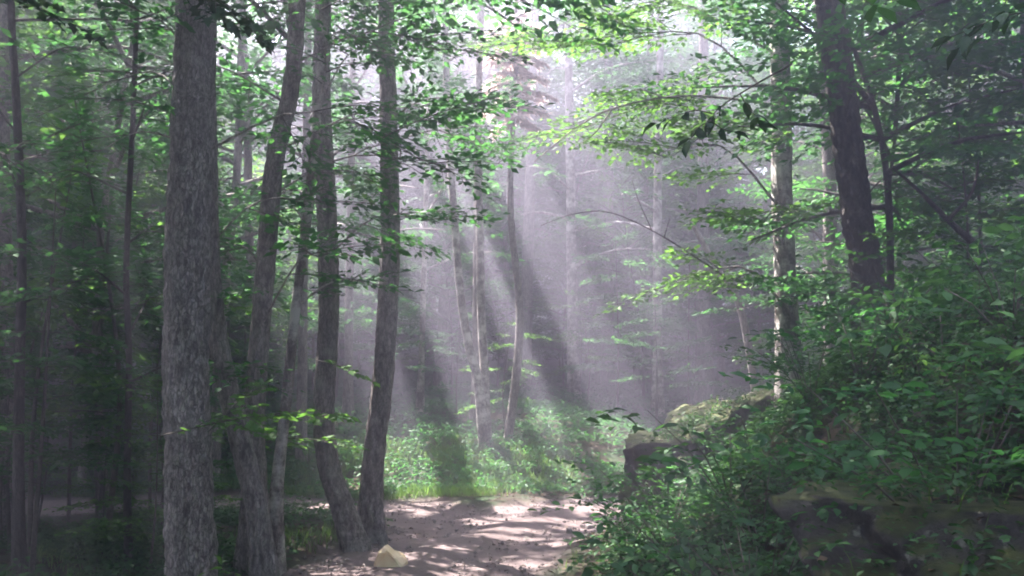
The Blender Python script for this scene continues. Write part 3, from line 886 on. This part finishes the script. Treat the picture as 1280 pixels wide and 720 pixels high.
sap_scatter(34, (-16, -3.2), (9.0, 26), 1.3, 'understory sapling with flat tiers of leaves left of the road', 'saplings left of the road', lambda x, y: x < -.27 * y and x > -.66 * y - 1 and not shades_clearing(x, y, 1.2, 5, .2))
sap_scatter(14, (-7, -3), (8.3, 12.5), .7, 'small sapling low beside the thick pale trunk', 'small saplings by the thick trunk', lambda x, y: -.56 * y < x < -.38 * y, (.45, .8))
sap_scatter(11, (-4.5, 6), (18.6, 26), 1.4, 'leafy sapling in the sunlit mist beyond the road', 'saplings in the sunlit mist', lambda x, y: x > -.26 * y, (.6, .95))
sap_scatter(14, (-6, 7), (21, 34), 1.8, 'understory sapling on the slope behind the road bend', 'saplings behind the road bend', lambda x, y: x > -.3 * y, (.5, .8))
sap_scatter(22, (4.2, 16), (9.5, 24), 1.3, 'understory sapling on the shaded bank on the right', 'saplings on the right bank', lambda x, y: x > .36 * y and x < .66 * y + 1)

# ------------------------------------------------------------------ rocks
def rock(name, corners, label, seed, cuts=18, amp=.09, rnd=.55):
    """corners: 8 world points (bottom 4 ccw, top 4 ccw); a trilinear block, rounded and roughened"""
    c = np.asarray(corners, float)
    ctr = c.mean(0)
    vs, fs = [], []
    n = cuts
    t = np.linspace(0, 1, n)
    def face(a, b, d, e):
        U, V = np.meshgrid(t, t, indexing='ij')
        p = ((1 - U) * (1 - V))[..., None] * a + (U * (1 - V))[..., None] * b + (U * V)[..., None] * d + ((1 - U) * V)[..., None] * e
        o = sum(len(x) for x in vs)
        vs.append(p.reshape(-1, 3))
        i = o + np.arange(n * n).reshape(n, n)
        fs.append(np.stack([i[:-1, :-1], i[1:, :-1], i[1:, 1:], i[:-1, 1:]], -1).reshape(-1, 4))
    b0, b1, b2, b3, t0, t1, t2, t3 = c
    face(b0, b1, t1, t0); face(b1, b2, t2, t1); face(b2, b3, t3, t2); face(b3, b0, t0, t3); face(t0, t1, t2, t3); face(b0, b3, b2, b1)
    v = np.vstack(vs) - ctr
    size = np.abs(v).max()
    # round the corners a little
    ext = np.abs(v).max(0)
    q = v / ext
    l4 = (np.abs(q) ** 5).sum(1) ** .2
    v = v * (1 / np.maximum(l4, .75) ** rnd)[:, None]
    nrm = unit(v)
    s = seed
    d = (np.sin(v[:, 0] * 4.1 + s + np.sin(v[:, 2] * 5.3 + s)) * .5 + np.sin(v[:, 1] * 5.7 + 2 * s + np.sin(v[:, 0] * 3.7)) * .4
         + np.sin(v[:, 2] * 7.9 + v[:, 0] * 6.1 + s * 3) * .3 + np.sin(v[:, 1] * 13 + v[:, 2] * 11 + s) * .15 + np.sin(v[:, 0] * 17 + v[:, 2] * 15 + s) * .12)
    d = d - .45 * np.abs(np.sin(v[:, 2] * 3.1 + v[:, 0] * 1.3 + .6 * np.sin(v[:, 0] * 4) + s)) ** 14 - .35 * np.abs(np.sin(v[:, 0] * 2.7 - v[:, 2] * 1.9 + v[:, 1] + s)) ** 18
    fine = hash_noise(v[:, 0] + v[:, 2] * .7, v[:, 1] - v[:, 2] * .9, 6.0, s) + .6 * hash_noise(v[:, 0] - v[:, 2], v[:, 1] + v[:, 2] * .6, 13.0, s + 1)
    v = v + nrm * (d + .3 * fine)[:, None] * amp
    me = mesh_from_arrays(name, v, [np.vstack(fs)])
    import bmesh
    bm = bmesh.new(); bm.from_mesh(me); bmesh.ops.remove_doubles(bm, verts=bm.verts, dist=.002)
    bmesh.ops.recalc_face_normals(bm, faces=bm.faces); bm.to_mesh(me); bm.free()
    me.materials.append(M_ROCK)
    o = obj(name, me)
    o.location = ctr
    tag(o, label, 'rock', 'rocks on the right bank')
    return o

def C(px, py, Y):
    return P(px, py, Y)
rock('boulder', [C(796, 676, 11.5), C(880, 700, 10.7), C(1010, 640, 13.8) , C(815, 640, 13.6),
                 C(790, 566, 11.7), C(866, 556, 11.0), C(985, 482, 14.0), C(850, 522, 13.6)],
     'large upright rock with mossy top beside the road bend', 1.3, amp=.13, cuts=44)
rock('boulder', [C(1080, 745, 4.7), C(1300, 810, 4.2), C(1430, 700, 6.0), C(1130, 690, 6.0),
                 C(1030, 632, 5.1), C(1330, 655, 4.5), C(1420, 575, 6.4), C(1165, 590, 6.2)],
     'low overhanging mossy boulder in the dark lower right', 4.1, amp=.12, cuts=60, rnd=.95)

# pale tan stone by the road
def tan_stone():
    c = P(488, 688, 9.15)
    z0 = gz1(c[0], c[1]) - .02
    # profile in x-z, extruded in y and bevelled
    prof = np.array([(-.135, 0), (-.125, .05), (-.075, .185), (-.045, .2), (.0, .175), (.09, .13), (.14, .075), (.145, .02), (.09, .035), (.05, .03), (.015, -.005)])
    n = len(prof)
    vs = []; rings = []
    for k, (dy, s) in enumerate([(-.1, .8), (-.085, .95), (-.04, 1.0), (.04, 1.0), (.09, .92), (.11, .7)]):
        m = prof.mean(0)
        p = m + (prof - m) * s
        vs.append(np.c_[p[:, 0] + .03 * dy, np.full(n, dy) + .02 * np.sin(np.arange(n) * 2.1 + k), p[:, 1] + .01 * np.sin(np.arange(n) * 1.7 + k)])
    v = np.vstack(vs)
    i = np.arange(6 * n).reshape(6, n)
    q = np.stack([i[:-1], np.roll(i[:-1], -1, 1), np.roll(i[1:], -1, 1), i[1:]], -1).reshape(-1, 4)
    me = mesh_from_arrays('tan_stone', v, [q, i[0][None, ::-1], i[-1][None]], smooth_shade=False)
    o = obj('stone', me, M_TAN)
    o.location = (c[0], c[1], z0); o.rotation_euler = (0, 0, R(-12))
    b = o.modifiers.new('bevel', 'BEVEL'); b.width = .006; b.segments = 2; o.scale = (1.15, 1.15, 1.2)
    tag(o, 'pale tan lump of stone at the left road edge', 'stone')
tan_stone()

# ------------------------------------------------------------------ boughs and plants whose leaves can be picked apart
def single_leaf_meshes(template, mat, seed, n=4):
    rg = np.random.default_rng(seed); out = []
    for i in range(n):
        tv = template[0].copy()
        tv[:, 1] *= rg.uniform(.85, 1.15); tv[:, 2] += rg.normal(0, .03, len(tv)); tv[-1 if len(tv) > 7 else 3, 2] -= .05
        v = tv.copy()
        me = mesh_from_arrays('leaf', v, template[1], {'rnd': np.full(len(v), rg.random())})
        me.materials.append(mat); out.append(me)
    return out
LM_MAPLE_D = single_leaf_meshes(T_MAPLE, M_LEAF_DARK, 1)
LM_MAPLE = single_leaf_meshes(T_MAPLE, M_LEAF_BRIGHT, 2)
LM_OVAL_D = single_leaf_meshes(T_OVAL, M_LEAF_DARK, 3)
LM_OVAL = single_leaf_meshes(T_OVAL, M_LEAF_BRIGHT, 4)
LM_BROAD = single_leaf_meshes(T_OVAL, M_COVER, 5)

def put_leaf(root, meshes, rg, p, d, n, s):
    o = bpy.data.objects.new('leaf', meshes[int(rg.integers(len(meshes)))])
    COL.objects.link(o); o.parent = root
    d = unit(np.asarray(d, float)); sd = unit(np.cross(n, d)); up = np.cross(d, sd)
    m = Matrix(((d[0], sd[0], up[0], p[0]), (d[1], sd[1], up[1], p[1]), (d[2], sd[2], up[2], p[2]), (0, 0, 0, 1)))
    o.matrix_local = m @ Matrix.Scale(s, 4)
    return o

def bough(name, label, cat, base, paths, meshes, leaf, spacing, r0, seed, mat=M_TWIG, jit=.35, hang=.15, start=.25):
    """paths: polylines (world) ; leaves alternate along each from `start`"""
    rg = np.random.default_rng(seed)
    base = np.asarray(base, float)
    root = empty(name, base, label, cat)
    tb = Tubes()
    for k, pl in enumerate(paths):
        c = catmull(np.asarray(pl, float) - base, max(5, 3 * len(pl)))
        r = r0 if k == 0 else r0 * .6
        tb.add(c, np.linspace(r, r * .3, len(c)), 5)
        if spacing is None:
            continue
        seg = np.linalg.norm(np.diff(c, axis=0), axis=1); cum = np.concatenate([[0], np.cumsum(seg)])
        t = cum[-1] * (start if k == 0 else .2); sgn = 1
        while t < cum[-1]:
            q = np.array([np.interp(t, cum, c[:, i]) for i in range(3)])
            tn = unit(c[min(len(c) - 1, np.searchsorted(cum, t))] - c[max(0, np.searchsorted(cum, t) - 1)])
            sd = unit(np.cross([0, 0, 1.], tn)) * sgn
            d = tn * rg.uniform(.3, .9) + sd * rg.uniform(.6, 1.1) + np.array([0, 0, -hang + rg.normal(0, .2)])
            n = unit(np.array([rg.normal(0, jit), rg.normal(0, jit), 1.]))
            put_leaf(root, meshes, rg, q, d, n, leaf * rg.uniform(.7, 1.25))
            sgn = -sgn; t += spacing * rg.uniform(.6, 1.3)
        put_leaf(root, meshes, rg, c[-1], unit(c[-1] - c[-2]) + np.array([0, 0, -hang]), unit(np.array([rg.normal(0, .2), rg.normal(0, .2), 1.])), leaf * 1.1)
    obj('twig', tb.mesh('bough_twig'), mat, root)
    return root

def fan(rg, start, end, n, ln, spread=.7, drop=.1):
    """a main axis and side twigs"""
    start = np.asarray(start); end = np.asarray(end)
    paths = [[start, (start + end) / 2 + [0, 0, .05 * np.linalg.norm(end - start)], end]]
    ax = unit(end - start); sd = unit(np.cross([0, 0, 1.], ax))
    for i in range(n):
        t = .15 + .8 * (i + rg.uniform(0, .7)) / n
        q = start + (end - start) * t + [0, 0, .05 * np.linalg.norm(end - start) * 4 * t * (1 - t)]
        d = ax * rg.uniform(.4, .8) + sd * (1 if i % 2 else -1) * spread + np.array([0, 0, rg.normal(-drop, .15)])
        l = ln * rg.uniform(.6, 1.2) * (1.15 - .5 * t)
        paths.append([q, q + unit(d) * l * .5, q + unit(d) * l + [0, 0, -.08 * l]])
    return paths
rh = np.random.default_rng(5)
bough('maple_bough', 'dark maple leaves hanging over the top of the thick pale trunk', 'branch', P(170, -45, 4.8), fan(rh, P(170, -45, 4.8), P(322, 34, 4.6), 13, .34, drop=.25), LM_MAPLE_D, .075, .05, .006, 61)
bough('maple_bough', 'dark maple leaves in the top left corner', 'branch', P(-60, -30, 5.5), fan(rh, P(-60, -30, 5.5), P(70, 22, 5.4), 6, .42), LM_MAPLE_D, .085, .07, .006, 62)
bough('maple_bough', 'bright maple spray crossing in front of the left trunks low down', 'branch', P(200, 545, 7.0), fan(rh, P(200, 545, 7.0), P(420, 520, 7.1), 11, .62, drop=-.02) + fan(rh, P(260, 540, 7.0), P(330, 480, 7.3), 4, .4), LM_MAPLE, .1, .068, .008, 63, hang=.05, start=.1)
bough('maple_bough', 'small bright leafy twig in front of the curved-foot trunk', 'branch', P(405, 545, 9.4), fan(rh, P(350, 548, 9.4), P(440, 562, 9.2), 4, .35, drop=0), LM_MAPLE, .1, .07, .006, 64, hang=.05)
bough('maple_bough', 'sunlit leafy twig left of the tall straight grey trunk', 'branch', P(395, 450, 9.6), fan(rh, P(395, 450, 9.6), P(450, 470, 9.5), 4, .4, drop=0), LM_MAPLE, .1, .07, .006, 65, hang=.05)
bough('maple_bough', 'sunlit leafy twig beside the curved-foot trunk higher up', 'branch', P(400, 215, 9.6), fan(rh, P(400, 215, 9.6), P(470, 232, 9.5), 5, .4, drop=0), LM_MAPLE, .1, .065, .006, 66, hang=.05)
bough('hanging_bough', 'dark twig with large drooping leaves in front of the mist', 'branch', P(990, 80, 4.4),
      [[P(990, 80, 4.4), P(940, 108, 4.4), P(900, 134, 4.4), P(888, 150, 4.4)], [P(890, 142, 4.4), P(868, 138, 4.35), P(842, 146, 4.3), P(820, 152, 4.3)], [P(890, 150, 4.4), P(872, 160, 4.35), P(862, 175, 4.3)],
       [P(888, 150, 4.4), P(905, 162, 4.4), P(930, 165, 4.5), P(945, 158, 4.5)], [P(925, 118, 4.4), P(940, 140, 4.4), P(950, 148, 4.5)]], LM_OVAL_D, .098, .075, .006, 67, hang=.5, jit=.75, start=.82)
bough('hanging_bough', 'big dim leaves at the top edge right of the dark leaning trunk', 'branch', P(1010, -40, 3.2),
      [[P(1010, -40, 3.2), P(1060, -12, 3.2), P(1120, 0, 3.2)], [P(1060, -12, 3.2), P(1080, 0, 3.1), P(1095, 8, 3.1)]], LM_BROAD, .095, .07, .005, 68, hang=.15, start=.4)
bough('hanging_bough', 'dark leafy twig at the top right edge of the view', 'branch', P(1300, 10, 4.0),
      fan(rh, P(1310, 10, 4.0), P(1190, 46, 4.0), 4, .22), LM_OVAL_D, .11, .07, .005, 69, hang=.3)
# bare boughs
bough('bare_branch', 'pale bare arching branch lit by sun above the mist', 'branch', P(900, 122, 11.6), [[P(975, 132, 12.9), P(890, 121, 11.6), P(830, 122, 11.2), P(765, 136, 11), P(720, 160, 11), P(668, 202, 11)], [P(765, 136, 11), P(745, 165, 10.8), P(725, 180, 10.7)], [P(830, 122, 11.2), P(800, 112, 10.9), P(776, 120, 10.8)]], LM_OVAL, .1, None, .022, 70, mat=M_DEADWOOD)
bough('bare_branch', 'thin dark bare twig reaching left across the shafts', 'branch', P(880, 330, 12), [[P(905, 345, 13), P(870, 322, 12), P(815, 288, 11.6), P(760, 265, 11.4), P(715, 268, 11.2), P(676, 282, 11)], [P(815, 288, 11.6), P(798, 250, 11.3), P(790, 225, 11.2)], [P(830, 298, 11.6), P(838, 270, 11.4)]], LM_OVAL, .1, None, .013, 71)
bough('bare_branch', 'dark crooked branch slanting right of the dark leaning trunk', 'branch', P(1215, 300, 10), [[P(1215, 302, 10), P(1185, 275, 10), P(1150, 240, 10), P(1118, 212, 10)], [P(1185, 275, 10), P(1215, 240, 10), P(1225, 190, 10)]], LM_OVAL, .1, None, .045, 72, mat=M_BARK_DARK)
# plants near the lens side of the bank
def plant(name, label, px, py, Y, H, n, leaf, meshes, seed, spread=.5):
    rg = np.random.default_rng(seed)
    b = P(px, py, Y); b[2] = gz1(b[0], b[1])
    paths = [[b, b + [.02, 0, H * .5], b + [rg.normal(0, .06), rg.normal(0, .06), H]]]
    for i in range(n):
        a = i * 2.4 + rg.normal(0, .3); h = H * (.45 + .55 * i / n)
        l = spread * rg.uniform(.6, 1.1)
        q = b + np.array([0, 0, h])
        paths.append([q, q + [math.cos(a) * l * .5, math.sin(a) * l * .5, .06 * l], q + [math.cos(a) * l, math.sin(a) * l, -.03]])
    return bough(name, label, 'plant', b, paths, meshes, leaf, leaf * .75, .006, seed, hang=.1, start=.7)
plant('young_plant', 'bright young leafy plant at the bottom beside the road bank', 862, 735, 5.8, .42, 6, .085, LM_OVAL, 81, .24)
plant('young_plant', 'broad-leaved plant below the dark leaning trunk', 1110, 470, 7.2, .55, 6, .17, LM_BROAD, 82, .36)
plant('young_plant', 'leafy seedling overhanging the low mossy boulder', 1235, 660, 4.3, .3, 5, .07, LM_BROAD, 83, .15)
plant('young_plant', 'yellow-green weed growing just above the low mossy boulder', 1150, 560, 6.6, .5, 7, .06, LM_OVAL, 84, .16)
plant('young_plant', 'thin leafy sprig standing on the left end of the upright rock', 812, 562, 11.7, .35, 6, .07, LM_OVAL_D, 85, .3)
plant('young_plant', 'leafy shrub overhanging the upper end of the upright rock', 905, 500, 12.6, .75, 9, .13, LM_OVAL_D, 86, .5)
plant('young_plant', 'broad-leaved plant on the bank near the right edge', 1225, 430, 7.0, .6, 7, .16, LM_BROAD, 87, .36)
plant('young_plant', 'leafy plant at the foot of the thick pale trunk', 285, 712, 7.2, .4, 5, .1, LM_OVAL, 88, .22)

# the dead tree with pinkish needles
def dead_tree():
    rg = np.random.default_rng(90)
    b = P(640, 470, 18); b[2] = gz1(b[0], b[1])
    root = empty('dead_tree', b, 'dead evergreen boughs with pale pinkish needles high in the sun', 'tree')
    tb = Tubes(); H = 11
    c = catmull([(-.12, 0, -.3), (.16, 0, 2.4), (-.04, 0, 5), (.1, 0, 8.5), (.05, 0, H)], 24)
    tb.add(c, np.linspace(.1, .03, 24), 8, .08, 3.0)
    p_, d_, n_, s_ = [], [], [], []
    for i in range(46):
        h = 6.6 + 2.4 * i / 46
        a = i * 2.4; l = (.95 - .35 * abs(h - 7.8) / 1.3) * rg.uniform(.6, 1.1)
        q = np.array([.08, 0, h]); e = q + [math.cos(a) * l, math.sin(a) * l, -.25 * l]
        br = catmull([q, (q + e) / 2 + [0, 0, .1 * l], e], 6)
        tb.add(br, np.linspace(.018, .005, 6), 4)
        m = 190
        t = rg.uniform(.1, 1, m)
        pp = np.stack([np.interp(t, np.linspace(0, 1, 6), br[:, k]) for k in range(3)], 1)
        ang = a + rg.choice([-1, 1], m) * rg.uniform(.5, 1.3, m)
        dd = np.stack([np.cos(ang), np.sin(ang), rg.normal(-.35, .25, m)], 1)
        p_.append(pp); d_.append(dd); n_.append(np.stack([rg.normal(0, .5, m), rg.normal(0, .5, m), np.ones(m)], 1)); s_.append(rg.uniform(.09, .22, m))
    obj('trunk', tb.mesh('dead_trunk'), M_BARK, root)
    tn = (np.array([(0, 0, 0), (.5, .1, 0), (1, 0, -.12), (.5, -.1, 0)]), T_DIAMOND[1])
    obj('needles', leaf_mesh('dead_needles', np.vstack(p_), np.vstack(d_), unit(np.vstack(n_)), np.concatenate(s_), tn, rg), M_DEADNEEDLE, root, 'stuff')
dead_tree()

# leafy shrubs of the right bank
def proto_shrub(seed, H, n, leaf, mat):
    rg = np.random.default_rng(seed)
    root = empty('shrub', (0, 0, 0))
    tb = Tubes(); lv = Leaves()
    for i in range(n):
        a = i * 2.4 + rg.normal(0, .3); el = R(rg.uniform(30, 80)); l = H * rg.uniform(.55, 1.1)
        e = np.array([math.cos(a) * math.cos(el), math.sin(a) * math.cos(el), math.sin(el)]) * l
        tb.add(np.array([[0, 0, -.05], e * .5 + [0, 0, .04], e]), [.008, .005, .003], 4)
        for t in (.45, .7, .95):
            put_spray(lv, None, rg, e * t, a + rg.normal(0, .9), R(rg.uniform(-5, 30)), H * .45 * rg.uniform(.7, 1.2), leaf, .8, droop=.2, jit=.4)
    obj('stems', tb.mesh('shrub_stems'), M_TWIG, root, 'stuff')
    obj('foliage', lv.mesh('shrub_foliage', T_OVAL, rg=rg), mat, root, 'stuff')
    return root
SHRUB = [[proto_shrub(500 + i, h_, n_, l_, m_), False] for i, (h_, n_, l_, m_) in enumerate([(.7, 7, .075, M_COVER), (.55, 6, .08, M_LEAF), (.95, 9, .085, M_LEAF), (.45, 6, .06, M_COVER), (.8, 6, .11, M_COVER)])]
taken.clear()
rsb = np.random.default_rng(88); k = 0; tries = 0
while k < 74 and tries < 6000:
    tries += 1
    y = rsb.uniform(4.3, 14.5); x = rsb.uniform(np.interp(y, EDGE_Y, EDGE_X) + .35, .64 * y + .6)
    if 4.9 < y < 6.4 and 1.75 < x < 3.6: continue            # the near boulder
    if 10.4 < y < 13.8 and 1.3 < x < 3.4: continue                              # the upright rock
    if seg_dist(np.array([x]), np.array([y]), ROADS[0])[0] < 1.6 or not free(x, y, .5): continue
    place(SHRUB, k, x, y, rsb.uniform(0, 6.28), rsb.uniform(.7, 1.25), 'low leafy shrub on the shaded right bank', 'shrub', 'shrubs on the right bank')
    k += 1

# small stones at the right road edge
rs = np.random.default_rng(12)
for i, (px, py, w, lab) in enumerate([(712, 656, .1, 'pale flat stone leftmost at the right road edge'), (738, 650, .14, 'largest pale stone at the right road edge'), (760, 645, .09, 'pale stone nearest the upright rock at the road edge')]):
    Yp = 1.7 * FPX / (py - 490.0)
    c0 = P(px, py, Yp); z = gz1(c0[0], c0[1])
    rr_ = []
    for zz, sc_ in ((-.03, 1), (.05, .6)):
        for dx, dy in ((-1, -1), (1, -1), (1, 1), (-1, 1)):
            rr_.append((c0[0] + dx * w * .5 * sc_ * rs.uniform(.75, 1.15), c0[1] + dy * w * .4 * sc_ * rs.uniform(.75, 1.15), z + zz * rs.uniform(.8, 1.2)))
    o = rock('stone', rr_, lab, 2.0 + i, cuts=6, amp=.012)
    o.data.materials.clear(); o.data.materials.append(M_PALESTONE); o['category'] = 'stone'; o['group'] = 'stones at the right road edge'

# ------------------------------------------------------------------ undergrowth, grass, litter
from mathutils.bvhtree import BVHTree
ROCKS = []
for o_ in list(scene.objects):
    if o_.name.startswith('boulder'):
        vv = np.empty(len(o_.data.vertices) * 3, np.float32); o_.data.vertices.foreach_get('co', vv)
        vv = vv.reshape(-1, 3) + np.array(o_.location)
        ROCKS.append((BVHTree.FromPolygons([tuple(map(float, q)) for q in vv], [tuple(p_.vertices) for p_ in o_.data.polygons]), vv.min(0), vv.max(0)))
def on_rocks(x, y, z, rg, frac):
    """lift points onto the boulders they fall on; keep only a share of those"""
    keep = np.ones(len(x), bool)
    for tree, lo, hi in ROCKS:
        for i in np.nonzero((x > lo[0]) & (x < hi[0]) & (y > lo[1]) & (y < hi[1]))[0]:
            h = tree.ray_cast(Vector((float(x[i]), float(y[i]), 8.0)), Vector((0, 0, -1)))
            if h[0] is not None and h[0].z > z[i]:
                z[i] = h[0].z
                if rg.random() > frac * (1.0 if h[1].z > .6 else .15): keep[i] = False
    return keep

def ground_points(n, xr, yr, test, rg, frac=.45):
    x = rg.uniform(*xr, n); y = rg.uniform(*yr, n)
    k = test(x, y)
    x = x[k]; y = y[k]; z = gz(x, y)
    k = on_rocks(x, y, z, rg, frac)
    return x[k], y[k], z[k]

def cover(name, n, xr, yr, test, hgt, leaf, mat, label, seed, per=7, template=T_OVAL):
    rg = np.random.default_rng(seed)
    x, y, z = ground_points(n, xr, yr, test, rg)
    m = len(x)
    h = rg.uniform(*hgt, m)
    a = rg.uniform(0, 2 * math.pi, (m, per))
    rad = rg.uniform(.15, 1.0, (m, per)) * (.06 + h[:, None] * .55)
    p = np.stack([x[:, None] + np.cos(a) * rad, y[:, None] + np.sin(a) * rad, z[:, None] + h[:, None] * rg.uniform(.35, 1.0, (m, per))], -1).reshape(-1, 3)
    d = np.stack([np.cos(a), np.sin(a), rg.normal(-.05, .35, (m, per))], -1).reshape(-1, 3)
    nn = np.stack([rg.normal(0, .35, m * per), rg.normal(0, .35, m * per), np.ones(m * per)], -1)
    s = leaf * rg.uniform(.55, 1.35, m * per)
    me = leaf_mesh(name, p, d, unit(nn), s, template, rg)
    o = obj(name, me, mat, kind='stuff')
    tag(o, label, 'plants')
    return o

def off_road(x, y):
    return (seg_dist(x, y, ROADS[0]) > HALF[0] + .12) & (seg_dist(x, y, ROADS[1]) > HALF[1] + .1)

def e_at(y): return np.interp(y, EDGE_Y, EDGE_X)
cover('undergrowth', 44000, (0, 12), (3.2, 16), lambda x, y: (x > e_at(y) + .1 + .3 * np.random.default_rng(1).random(len(x))) & off_road(x, y) & (x < .72 * y + 1) & (hash_noise(x, y, 1.2, 7.) > -.85),
      (.04, .26), .052, M_COVER, 'dense low leafy undergrowth covering the right bank', 21)
cover('undergrowth', 9000, (-9, -1.2), (5.5, 12.4), lambda x, y: off_road(x, y) & (x > -.7 * y - 1) & (hash_noise(x, y, 1.0, 2.) > -.2),
      (.04, .3), .07, M_COVER, 'low leafy undergrowth around the trunks on the left', 22)
cover('undergrowth', 24000, (-9, 16), (15, 32), lambda x, y: off_road(x, y) & (hash_noise(x, y, .7, 4.) > -.75),
      (.05, .24), .09, M_LEAF, 'leafy undergrowth on the slope beyond the road', 23, template=T_DIAMOND)

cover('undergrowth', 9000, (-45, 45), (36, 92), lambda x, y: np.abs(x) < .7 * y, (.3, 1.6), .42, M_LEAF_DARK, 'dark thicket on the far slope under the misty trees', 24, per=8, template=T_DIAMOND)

def grass(name, n, xr, yr, test, hgt, label, seed):
    rg = np.random.default_rng(seed)
    x, y, z = ground_points(n, xr, yr, test, rg)
    m = len(x)
    h = rg.uniform(*hgt, m)
    a = rg.uniform(0, 2 * math.pi, m)
    lean = rg.uniform(.2, .9, m) * h
    w = .004 + .009 * h
    base = np.stack([x, y, z], -1)
    sd = np.stack([-np.sin(a), np.cos(a), np.zeros(m)], -1) * w[:, None]
    ln = np.stack([np.cos(a), np.sin(a), np.zeros(m)], -1) * lean[:, None]
    up = np.array([0, 0, 1.])[None] * h[:, None]
    v = np.stack([base - sd, base + sd, base + ln * .35 + up * .6 + sd * .8, base + ln * .35 + up * .6 - sd * .8, base + ln + up], 1).reshape(-1, 3)
    b = (np.arange(m) * 5)[:, None]
    me = mesh_from_arrays(name, v, [b + np.array([[0, 1, 2, 3]]), b + np.array([[3, 2, 4]])], {'rnd': np.repeat(rg.random(m), 5)})
    o = obj(name, me, M_GRASS, kind='stuff')
    tag(o, label, 'grass')
grass('grass', 26000, (-8, 1.2), (14.2, 18.2), lambda x, y: off_road(x, y) & (hash_noise(x, y, 1.1, 9.) > -.35), (.05, .2), 'bright grass along the far edge of the road', 31)
grass('grass', 9000, (-5, -.6), (7.0, 12.4), lambda x, y: off_road(x, y) & (hash_noise(x, y, 1.3, 5.) > .0), (.04, .16), 'short dark grass on the verge left of the road', 32)
grass('grass', 5000, (0, 6), (4.0, 13.0), lambda x, y: off_road(x, y) & (x > e_at(y) - .3) & (hash_noise(x, y, 1.5, 1.) > .35), (.06, .2), 'sparse grass tufts among the plants on the right bank', 33)

def litter(name, n, xr, yr, test, label, seed):
    rg = np.random.default_rng(seed)
    x, y, z = ground_points(n, xr, yr, test, rg)
    m = len(x)
    a = rg.uniform(0, 6.28, m)
    d = np.stack([np.cos(a), np.sin(a), rg.normal(0, .15, m)], -1)
    nn = unit(np.stack([rg.normal(0, .3, m), rg.normal(0, .3, m), np.ones(m)], -1))
    me = leaf_mesh(name, np.stack([x, y, z + .025], -1), d, nn, rg.uniform(.04, .09, m), T_DIAMOND, rg)
    o = obj(name, me, M_LITTER, kind='stuff'); tag(o, label, 'dead leaves')
litter('dead_leaves', 16000, (-8, 9), (3, 16), lambda x, y: off_road(x, y) & (np.abs(x) < .7 * y + 1), 'brown dead leaves strewn over the forest floor', 41)

# loose gravel on the road
def gravel():
    rg = np.random.default_rng(51)
    x, y, z = ground_points(11000, (-5, 4), (5, 15), lambda x, y: ~off_road(x, y) & (hash_noise(x, y, 2.2, 3.) > -.5), rg)
    m = len(x); s_ = rg.uniform(.004, .017, m) * rg.choice([1, 1, 1, 1.9], m)
    oct_ = np.array([(1, 0, 0), (0, 1, 0), (-1, 0, 0), (0, -1, 0), (0, 0, .7), (0, 0, -.5)])
    a = rg.uniform(0, 6.28, m); st = rg.uniform(.6, 1.4, (m, 3))
    q = oct_[None] * st[:, None, :] * s_[:, None, None]
    c_, n_ = np.cos(a)[:, None], np.sin(a)[:, None]
    v = np.stack([x[:, None] + q[..., 0] * c_ - q[..., 1] * n_, y[:, None] + q[..., 0] * n_ + q[..., 1] * c_, z[:, None] + .025 + q[..., 2]], -1).reshape(-1, 3)
    t = np.array([[0, 1, 4], [1, 2, 4], [2, 3, 4], [3, 0, 4], [1, 0, 5], [2, 1, 5], [3, 2, 5], [0, 3, 5]])
    me = mesh_from_arrays('gravel', v, [((np.arange(m) * 6)[:, None, None] + t[None]).reshape(-1, 3)], smooth_shade=False)
    o = obj('gravel', me, M_GRAVEL, kind='stuff'); tag(o, 'loose gravel scattered over the dirt road', 'gravel')
gravel()
litter('dead_leaves', 700, (-5, 4), (5, 15), lambda x, y: ~off_road(x, y), 'dead leaves scattered on the dirt road', 42)

# ------------------------------------------------------------------ haze
def box_mesh(name, lo, hi):
    v = np.array([(x, y, z) for x in (lo[0], hi[0]) for y in (lo[1], hi[1]) for z in (lo[2], hi[2])], float)
    f = np.array([[0, 1, 3, 2], [4, 6, 7, 5], [0, 4, 5, 1], [2, 3, 7, 6], [0, 2, 6, 4], [1, 5, 7, 3]])
    return mesh_from_arrays(name, v, [f], smooth_shade=False)
m, N, K = new_mat('haze_air')
out = N.new('ShaderNodeOutputMaterial')
pv = N.new('ShaderNodeVolumePrincipled')
pv.inputs['Color'].default_value = (.83, .785, 1.0, 1)
pv.inputs['Density'].default_value = HAZE_DENSITY
pv.inputs['Anisotropy'].default_value = 0.52
K.new(pv.outputs[0], out.inputs['Volume'])
hz = obj('haze', box_mesh('haze', (-97, -47, float(GZ.min()) - 1.0), (97, 122, HAZE_TOP)), m, kind='stuff')
tag(hz, 'pale sunlit mist hanging between the trees', 'mist')
print('objects', len(scene.objects), 'zmax', float(GZ.max()))
import os
if os.environ.get('SCENE_STATS'):
    for me in bpy.data.meshes:
        if len(me.polygons) > 15000: print('STAT', me.name, len(me.polygons), me.users)
    print('STAT total', sum(len(me.loops) - 2 * len(me.polygons) for me in bpy.data.meshes))
